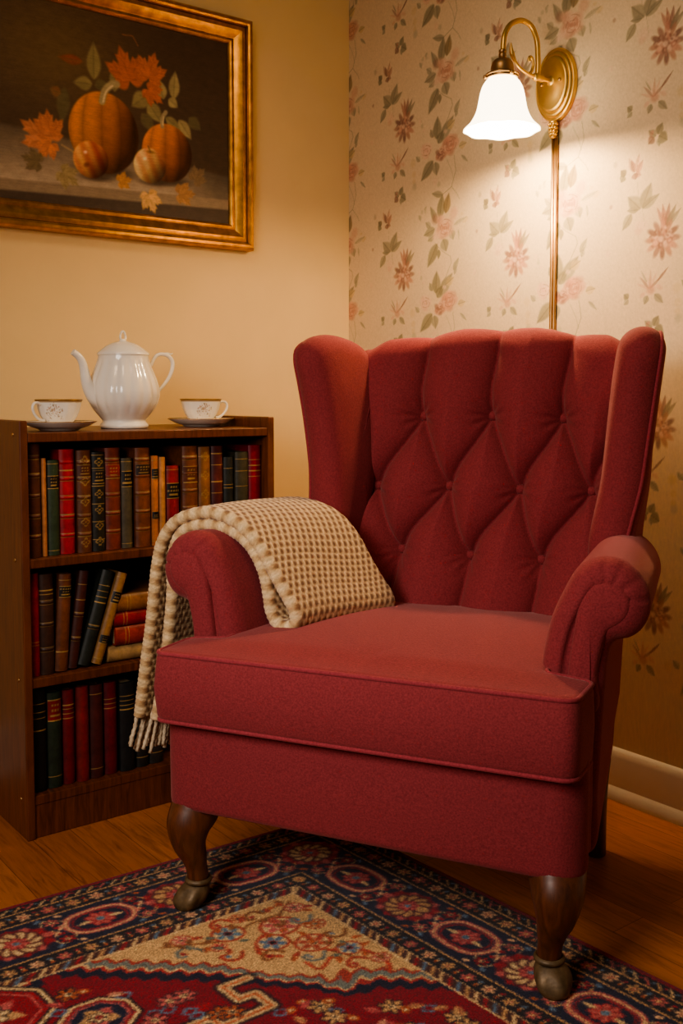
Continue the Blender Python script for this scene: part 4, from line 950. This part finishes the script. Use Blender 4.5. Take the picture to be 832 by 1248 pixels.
# ------------------------------------------------------------------ knitted throw over the left arm
def build_throw():
    root = thing('throw_blanket', 'folded cream and brown knitted throw draped over the armchair arm', 'blanket', (CX, CY, 0), CA)
    inner = [(-.512, .30), (-.490, .39), (-.476, .48), (-.466, .56), (-.465, .62), (-.453, .668), (-.425, .694), (-.378, .702), (-.328, .694), (-.287, .666), (-.260, .622), (-.249, .578), (-.244, .547)]
    fold = [(-.232, .524), (-.211, .516), (-.194, .526)]
    outer = [(-.197, .551), (-.216, .583), (-.242, .626), (-.276, .676), (-.318, .711), (-.368, .727), (-.415, .723), (-.460, .703), (-.489, .665), (-.502, .615), (-.508, .57), (-.518, .49), (-.534, .40), (-.551, .30)]
    nS = 560
    C = catmull(inner+fold+outer, nS); T = np.gradient(C, axis=0); T /= np.linalg.norm(T, axis=1)[:, None]
    Nn = np.stack([T[:, 1], -T[:, 0]], 1)          # points to the outside of the roll on the outer layer
    seg = np.concatenate([[0], np.cumsum(np.linalg.norm(np.diff(C, axis=0), axis=1))])
    y0, y1 = .140, .410; th = .0112
    # closed section around (y, offset)
    ring = []
    nt_ = 96
    for i in range(nt_): ring.append((lin(y0, y1, i/(nt_-1)), 1, 0))
    for k in range(1, 8): a = PI*k/8; ring.append((y1, math.cos(a), math.sin(a)))
    for i in range(nt_): ring.append((lin(y1, y0, i/(nt_-1)), -1, 0))
    for k in range(1, 8): a = PI*k/8; ring.append((y0, -math.cos(a), -math.sin(a)))
    nr = len(ring); V = []; UV = []
    CW, CH = .0160, .0142
    for j in range(nS):
        c = C[j]; n = Nn[j]; S = seg[j]
        inn = float(sst(-.47, -.30, c[0]))
        for (y, cn, sn) in ring:
            yy = y+sn*th
            u = (y-y0)/CW; v = S/CH
            row = math.floor(v); uu = u+.5*(row % 2)
            fu = uu-math.floor(uu); fv = v-row
            bmp = .0026*(abs(math.cos(PI*(fu*2)))**.7*.6+abs(math.sin(PI*fv))**.6*.7-.55)
            if sn: bmp = .0014*(abs(math.sin(PI*(v*1.5+.3*cn)))-.5)
            off = (th*cn)+bmp*(1 if cn >= 0 else -1)
            if sn: yy += bmp*np.sign(sn)
            sk = lin(.17, .315, inn)*(y-y0)
            sag = -.006-.020*float(sst(.16, .41, y))*inn*math.exp(-((c[1]-.63)/.085)**2)-.006*inn*float(sst(.2, .41, y))
            ripple = .0018*math.sin(9*S+14*y)
            V.append((c[0]+n[0]*(off+ripple)+sk, yy, max(c[1]+n[1]*(off+ripple)+sag, .0)))
            UV.append((u, v))
    Fc = []
    for j in range(nS-1):
        for k in range(nr): Fc.append((j*nr+k, j*nr+(k+1) % nr, (j+1)*nr+(k+1) % nr, (j+1)*nr+k))
    Fc.append(tuple(range(nr))); Fc.append(tuple(range((nS-1)*nr, nS*nr)))
    me = mesh_from('knitted_sheet', V, Fc, recalc=False)
    # colours: cream stitches with brown ticks in staggered rows
    UV = np.array(UV); u, v = UV[:, 0], UV[:, 1]; row = np.floor(v); uu = u+.5*(row % 2); fu = uu-np.floor(uu); fv = v-row
    A = np.array([212, 180, 132])/255.; Bc = np.array([112, 70, 38])/255.; Cc = np.array([232, 208, 166])/255.
    sk = fu-.28*(fv-.5)
    tick = np.clip(1-np.abs(sk-.5)/.36, 0, 1)*np.clip(1-np.abs(fv-.5)/.50, 0, 1); tick = np.clip(tick*2.4, 0, 1)
    rim = np.tile(np.array([abs(r_[2]) for r_ in ring]), nS); tick = tick*(1-.85*rim)
    hi = np.clip(1-np.abs(((sk+.5) % 1)-.5)/.2, 0, 1)*.6
    Co = A+(Cc-A)*hi[:, None]; Co = Co+(Bc-Co)*(tick*.9)[:, None]; Co *= (1+.05*rng.normal(0, 1, len(Co)))[:, None]
    Paint.attr(me, Co)
    m = colattr('knit_wool', .95, 380, .5, .18, .1, .3)
    obj('knitted_sheet', me, m, root)
    bm = bmesh.new(); bm.from_mesh(me); bmesh.ops.recalc_face_normals(bm, faces=bm.faces); bm.to_mesh(me); bm.free()
    me.polygons.foreach_set('use_smooth', [True]*len(me.polygons))
    # fringe along both hanging ends
    mb = MB(); g = random.Random(4)
    for (cx_, cz_, out) in ((-.512, .305, -.2), (-.551, .305, -.26)):
        for k in range(46):
            y = lin(y0-.006, y1+.004, (k+g.uniform(-.3, .3)+.5)/46); L = g.uniform(.072, .09); x = cx_+.17*(y-y0)+g.uniform(-.006, .006); dx = out*L+g.uniform(-.006, .006); dy = g.uniform(-.008, .008)
            p = catmull([(x, y, cz_+.004), (x+dx*.35+g.uniform(-.002, .002), y+dy*.5, cz_-L*.4), (x+dx*.8, y+dy, cz_-L*.8), (x+dx, y+dy*1.2, cz_-L)], 12)
            tw = [.0040+.0008*((i % 2)*2-1) for i in range(12)]
            V, Fc = tube(p, tw, 7); mb.add(V, Fc)
    mb.build('fringe', plain('fringe_wool', rgb(206, 188, 158), .95, 0, .3, 140, .5, .1), root, smooth=True)

# ------------------------------------------------------------------ rug
def build_rug():
    cor = np.array([1.330, 1.800]); e1 = np.array([-1.06, .035]); e2 = np.array([.055, -1.])
    Wd, Ln = 1.42, 1.86
    a = np.concatenate([np.arange(0, .96, .0021), np.arange(.96, Wd+.001, .005)]); b = np.concatenate([np.arange(0, 1.02, .0021), np.arange(1.02, Ln+.001, .005)])
    NV = (26, 28, 48); CR = (118, 18, 30); CR2 = (140, 30, 38); TAN = (176, 134, 88); CM = (192, 160, 114); PKR = (170, 84, 78); BL = (84, 104, 122); DK = (22, 20, 24); RUST = (158, 80, 48); PALE = (192, 150, 112)
    P = Paint(a, b, CR)
    A, Bm = np.meshgrid(a, b)
    d = np.minimum(np.minimum(A, Wd-A), np.minimum(Bm, Ln-Bm))
    def band(d0, d1, col): P.C[(d >= d0) & (d < d1)] = np.array(col)/255.
    L = [0, .014, .034, .038, .076, .080, .200, .204, .207, .240, .244, .262, .266]
    band(0, .014, (112, 16, 28)); band(.014, .034, DK); band(.034, .038, TAN); band(.038, .076, (34, 28, 30)); band(.076, .080, TAN); band(.080, .200, NV)
    band(.200, .204, TAN); band(.204, .207, DK); band(.207, .240, (34, 28, 30)); band(.240, .243, CM); band(.243, .262, (70, 40, 34)); band(.262, .266, CM)
    edges = [((0, 0), (1, 0), (0, 1), Wd), ((0, 0), (0, 1), (1, 0), Ln), ((Wd, 0), (0, 1), (-1, 0), Ln), ((0, Ln), (1, 0), (0, -1), Wd)]
    g = random.Random(11)
    for (o, ex, ey, LL) in edges:
        P.frame(o, ex, ey)
        n = int(LL/.022)
        for k in range(n):                      # outer reciprocal dashes
            s = .02+k*.022
            if s < LL-.02:
                P.stroke([(s, .018), (s+.014, .031)], .0045, [CM, PKR, TAN][k % 3]); P.ell(s+.016, .021, .004, .003, 0, [CR2, BL][k % 2])
        for (dc, r) in ((.057, .0155), (.2235, .0135)):      # guard rosettes
            sp = .043; n = int((LL-2*dc)/sp); st = (LL-2*dc)/n
            for k in range(n+1):
                s = dc+k*st; c = [TAN, PKR, PALE][k % 3]
                P.rosette(s, dc, r, 6, c, [CR, RUST, CR2][k % 3], .3*k, None); P.ell(s, dc, .0035, .0035, 0, CM)
                P.ell(s+st/2, dc+.006, .005, .0035, .6, RUST); P.ell(s+st/2, dc-.006, .005, .0035, -.6, [BL, CR2][k % 2]); P.ell(s+st/2, dc, .0025, .0025, 0, CM)
        n = int((LL-.5)/.019)
        for k in range(n):                      # inner diagonal stripe
            s = .25+k*.019; P.stroke([(s, .245), (s+.014, .260)], .006, [CM, CR2, BL, TAN][k % 4])
        # main border: palmettes and cartouches alternate
        per = .148; c0 = .14; n = max(1, round((LL-2*c0)/per)); st = (LL-2*c0)/n
        for k in range(n+1):
            s = c0+k*st; q = .14
            if k % 2 == 0:
                for (u, v, ru, rv) in ((0, 0, .062, .050),): P.ell(s, q, ru, rv, 0, CR, 1, .12)
                for j in range(12):
                    t = 2*PI*j/12; P.ell(s+.050*math.cos(t), q+.040*math.sin(t), .014, .010, t, [PKR, CR2][j % 2], 1, .3)
                P.rosette(s, q, .043, 11, [CM, TAN][(k//2) % 2], PKR, .2, (70, 30, 30)); P.rosette(s, q, .020, 7, PKR, CM, 0, CR); P.ell(s, q, .006, .006, 0, BL)
            else:
                pts = catmull([(-.058, 0), (-.044, -.030), (-.014, -.038), (.014, -.038), (.044, -.030), (.058, 0), (.044, .030), (.014, .038), (-.014, .038), (-.044, .030)], 40, True)
                P.stroke([(s+p[0], q+p[1]) for p in pts], .012, PKR, 1, True); P.stroke([(s+p[0], q+p[1]) for p in pts], .004, CM, .9, True); P.stroke([(s+p[0]*.8, q+p[1]*.78) for p in pts], .004, CR2, 1, True)
                P.rosette(s, q, .026, 8, PKR, CM, .2, CR2); P.ell(s, q, .008, .007, 0, BL)
                for sg in (-1, 1): P.leaf(s+sg*.015, q, s+sg*.045, q+.004, .006, CM)
            for sg in (-1, 1):               # vines, buds between
                m = s+st/2
                P.stroke(catmull([(s+.05, q+sg*.02), (m-.008, q+sg*.040), (m+.012, q+sg*.045), (s+st-.05, q+sg*.02)], 12), .0035, [TAN, CM][k % 2])
                P.rosette(m, q+sg*.034, .015, 6, [CR2, PKR][(k+(sg > 0)) % 2], CM, .4, DK); P.ell(m+.018, q+sg*.050, .008, .005, .5, BL); P.ell(m-.018, q+sg*.050, .008, .005, -.5, [RUST, PALE][k % 2]); P.leaf(m, q, m+.014*sg, q+sg*.02, .006, PALE); P.ell(m, q+sg*.012, .007, .005, 0, CR2)
                P.ell(m+.01, q-sg*.004, .0045, .0045, 0, TAN)
    # field: cream spandrels with zigzag edge, crimson centre
    fa = np.minimum(A, Wd-A)-.266; fb = np.minimum(Bm, Ln-Bm)-.266
    inside = (fa > 0) & (fb > 0)
    def tri(x, p): return np.abs(((x/p) % 1)-.5)*2
    sd = fa*.92+fb+.018*tri(fa-fb, .043)-.06*np.exp(-(((fa-.15)/.05)**2+((fb-.17)/.08)**2))+.05*np.exp(-(((fa-.12)/.03)**2+((fb-.30)/.05)**2))*-1
    Lm = .345
    def reg(mask, col): P.C[inside & mask] = np.array(col)/255.
    reg(sd < Lm, (188, 150, 100))
    reg((sd >= Lm) & (sd < Lm+.010), (146, 58, 46)); reg((sd >= Lm+.010) & (sd < Lm+.030), (104, 108, 98)); reg((sd >= Lm+.030) & (sd < Lm+.036), CM); reg((sd >= Lm+.036) & (sd < Lm+.046), (150, 50, 46)); reg((sd >= Lm+.046) & (sd < Lm+.072), (24, 26, 44))
    # spandrel flowers (rug corner frame: a right-to-left, b back-to-front)
    for (o, ex, ey) in (((.266, .266), (1, 0), (0, 1)), ((Wd-.266, .266), (-1, 0), (0, 1)), ((.266, Ln-.266), (1, 0), (0, -1)), ((Wd-.266, Ln-.266), (-1, 0), (0, -1))):
        P.frame(o, ex, ey)
        VN = (122, 76, 44)
        P.stroke(catmull([(.02, .02), (.06, .05), (.09, .09), (.10, .15), (.07, .20), (.05, .25)], 24), .005, VN); P.stroke(catmull([(.06, .05), (.12, .05), (.17, .075), (.23, .05), (.27, .03)], 24), .005, VN)
        P.stroke(catmull([(.09, .09), (.13, .10), (.16, .14), (.14, .17)], 16), .008, (160, 64, 48)); P.stroke(catmull([(.07, .20), (.03, .23), (.02, .28), (.035, .31)], 16), .008, (160, 64, 48)); P.stroke(catmull([(.08, .22), (.115, .24), (.12, .21)], 12), .006, (160, 64, 48))
        for (x, y, r, c, ce) in ((.085, .085, .034, PKR, CM), (.165, .055, .028, (86, 108, 120), CR2), (.075, .165, .030, (156, 70, 52), CM), (.125, .125, .028, BL, CR2), (.235, .028, .018, PKR, CM), (.035, .115, .018, RUST, CM), (.04, .215, .022, BL, CR2), (.02, .27, .016, PKR, CM), (.125, .02, .016, RUST, CM), (.028, .045, .018, PKR, CM), (.20, .085, .014, CR2, CM)):
            P.ell(x, y, r*1.1, r*1.0, 0, (150, 60, 46), 1, .08); P.ell(x, y, r*.92, r*.84, 0, CM, 1, .1); P.rosette(x, y, r*.85, 6, c, ce, .3, None); P.ell(x, y, r*.2, r*.2, 0, DK)
        for k in range(9):
            x, y = [(.06, .26), (.10, .20), (.15, .16), (.20, .12), (.25, .07), (.03, .16), (.16, .02), (.045, .085), (.10, .03)][k]; sg = 1 if k % 2 else -1
            P.stroke(catmull([(x-.022, y), (x-.008, y+.016*sg), (x+.010, y+.010*sg), (x+.014, y-.006*sg), (x+.004, y-.008*sg)], 14), .0065, [(150, 60, 46), (104, 108, 98), VN][k % 3]); P.ell(x+.004, y, .005, .005, 0, [CR2, BL][k % 2])
        for k in range(110):
            x, y = g.uniform(.01, .31), g.uniform(.01, .31)
            if x+y < .31: t = g.uniform(0, 6); P.leaf(x, y, x+.022*math.cos(t), y+.022*math.sin(t), .006, [VN, RUST, (92, 96, 80), (150, 62, 48)][k % 4])
    # crimson centre ornaments
    P.frame()
    def F_(x, y): return ((1.352-x), (1.80-y))        # rough world -> rug coordinates
    def hook(x, y, s, flip=1, col=CM):
        pts = [(-.078, .0), (-.05, -.028), (-.022, .0), (-.04, .018), (-.012, .046), (.042, -.008), (.024, -.026), (.052, -.054), (.080, -.026), (.062, -.008), (.09, .02)]
        ca_, sa_ = math.cos(.8), math.sin(.8); q = [(x+(p[0]*ca_-p[1]*flip*sa_)*s, y+(p[0]*sa_+p[1]*flip*ca_)*s) for p in pts]; P.stroke(q, .024*s, DK); P.stroke(q, .016*s, col); P.stroke(q, .005*s, (170, 96, 60))
        P.ell(x+.03*s, y-.03*s*flip, .012*s, .010*s, 0, CR2)
    def octa(x, y, r, c, inner):
        pts = [(x+r*math.cos(PI/8+k*PI/4), y+r*.9*math.sin(PI/8+k*PI/4)) for k in range(8)]
        P.poly(pts, inner); P.stroke(pts, .014, DK, 1, True); P.stroke(pts, .007, c, 1, True); P.stroke([(x+(p[0]-x)*.88, y+(p[1]-y)*.88) for p in pts], .004, CR2, 1, True); P.stroke([(x+(p[0]-x)*.78, y+(p[1]-y)*.78) for p in pts], .004, PKR, 1, True)
        for k in range(5):
            t = k*2*PI/5; P.leaf(x, y, x+r*.6*math.cos(t), y+r*.55*math.sin(t), .014, [TAN, PKR][k % 2])
        P.rosette(x, y, r*.3, 6, CM, CR2, 0, DK)
    def ok(x, y):
        q, w = min(x, Wd-x)-.266, min(y, Ln-y)-.266; return q > .02 and w > .02 and .92*q+w > .46
    for (x, y, s, f) in ((.54, .52, 1.1, 1), (.60, .72, 1.1, -1), (.44, .80, 1., 1), (.82, .56, 1., -1), (.71, .93, 1.2, 1), (.5, 1.02, 1.1, -1), (.92, .8, 1.1, 1)): hook(x, y, s, f)
    for (x, y, r, i) in ((.815, .325, .085, (126, 22, 32)), (.70, .42, .055, NV), (.95, .42, .06, NV), (.36, 1.0, .08, (126, 22, 32)), (.74, .72, .05, NV)): octa(x, y, r, CM, i)
    for k in range(1500):
        x, y = g.uniform(.29, Wd-.29), g.uniform(.29, Ln-.29)
        if ok(x, y):
            if np.abs(P.C[np.searchsorted(b, y)-1, np.searchsorted(a, x)-1]-np.array(CR)/255.).max() > .03: continue
            t = k % 4
            if t == 0: P.rosette(x, y, .020, 6, [TAN, PKR, RUST][k % 3], CM, .4*k, DK)
            elif t == 1: P.ell(x, y, .012, .008, k, RUST); P.ell(x, y, .005, .004, 0, CM)
            elif t == 2: P.leaf(x, y, x+.03*math.cos(k), y+.03*math.sin(k), .008, [PALE, PKR, TAN][k % 3], 1, CR)
            else: P.stroke([(x-.012, y), (x, y-.010), (x+.012, y), (x, y+.010)], .004, [CM, BL][k % 2], 1, True)
    # knotted texture: tiny tonal noise and slight loss of edge sharpness
    C = P.C; jj = np.clip(np.arange(len(b))[:, None]+rng.integers(-1, 2, C.shape[:2]), 0, len(b)-1); ii = np.clip(np.arange(len(a))[None, :]+rng.integers(-1, 2, C.shape[:2]), 0, len(a)-1)
    C = (C[jj, ii]*2+np.roll(C, 1, 0)+np.roll(C, 1, 1))/4
    C *= (1.12+.13*rng.normal(0, 1, C.shape[:2]))[..., None]; P.C = C
    def place(Aa, Bb):
        XY = cor+Aa[:, None]*e1+Bb[:, None]*e2
        dd = np.minimum(np.minimum(Aa, Wd-Aa), np.minimum(Bb, Ln-Bb))
        z = .0095*np.clip(dd/.004, 0, 1)**.5+.0004
        return np.concatenate([XY-np.array([.6, 1.0]), z[:, None]], 1)
    me = P.to_mesh('rug', place); me.flip_normals()
    o = obj('persian_rug', me, colattr('rug_wool', .95, 420, .5, .25, .08, .15), None, (.6, 1.0, 0))
    tag(o, 'dark red and navy patterned oriental rug under the armchair front', 'rug')

# ------------------------------------------------------------------ light
SHADE = 6.
def build_lights(lx, ly, lz):
    def light(name, kind, loc, energy, col, **kw):
        l = bpy.data.lights.new(name, kind); l.energy = energy; l.color = col
        for k, v in kw.items(): setattr(l, k, v)
        o = bpy.data.objects.new(name, l); COL.objects.link(o); o.location = loc; return o
    light('sconce_light', 'POINT', (lx, ly, lz-.090), 24., (1, .70, .38), shadow_soft_size=.028)
    k = light('key_light', 'AREA', (-.40, .85, 1.35), 8.5, (1, .88, .80), size=.7, spread=math.radians(100))
    k.rotation_euler = (Vector((1.0, 1.4, .5))-Vector(k.location)).to_track_quat('-Z', 'Y').to_euler()
    r = light('overhead_fill_light', 'AREA', (.50, 1.20, 2.40), 7., (1, .70, .44), size=.5)  # added warm fill from above to lift the chair back, no actual fixture
    r.rotation_euler = (Vector((1.45, 1.45, .6))-Vector(r.location)).to_track_quat('-Z', 'Y').to_euler()
    w = bpy.data.worlds.new('world'); scn.world = w; w.use_nodes = True; nt = w.node_tree
    bg = nt.nodes['Background']; bg.inputs[0].default_value = (1, .84, .72, 1); bg.inputs[1].default_value = .075

build_room(); build_wallpaper(); build_painting(); build_bookcase(); build_books(); build_tea()
lx, ly, lz = build_sconce()
build_chair(); build_throw(); build_rug(); build_lights(lx, ly, lz)

scn.view_settings.view_transform = 'AgX'
scn.view_settings.look = 'AgX - Medium High Contrast'
scn.view_settings.exposure = 0.
scn.cycles.use_denoising = True
scn.cycles.max_bounces = 8
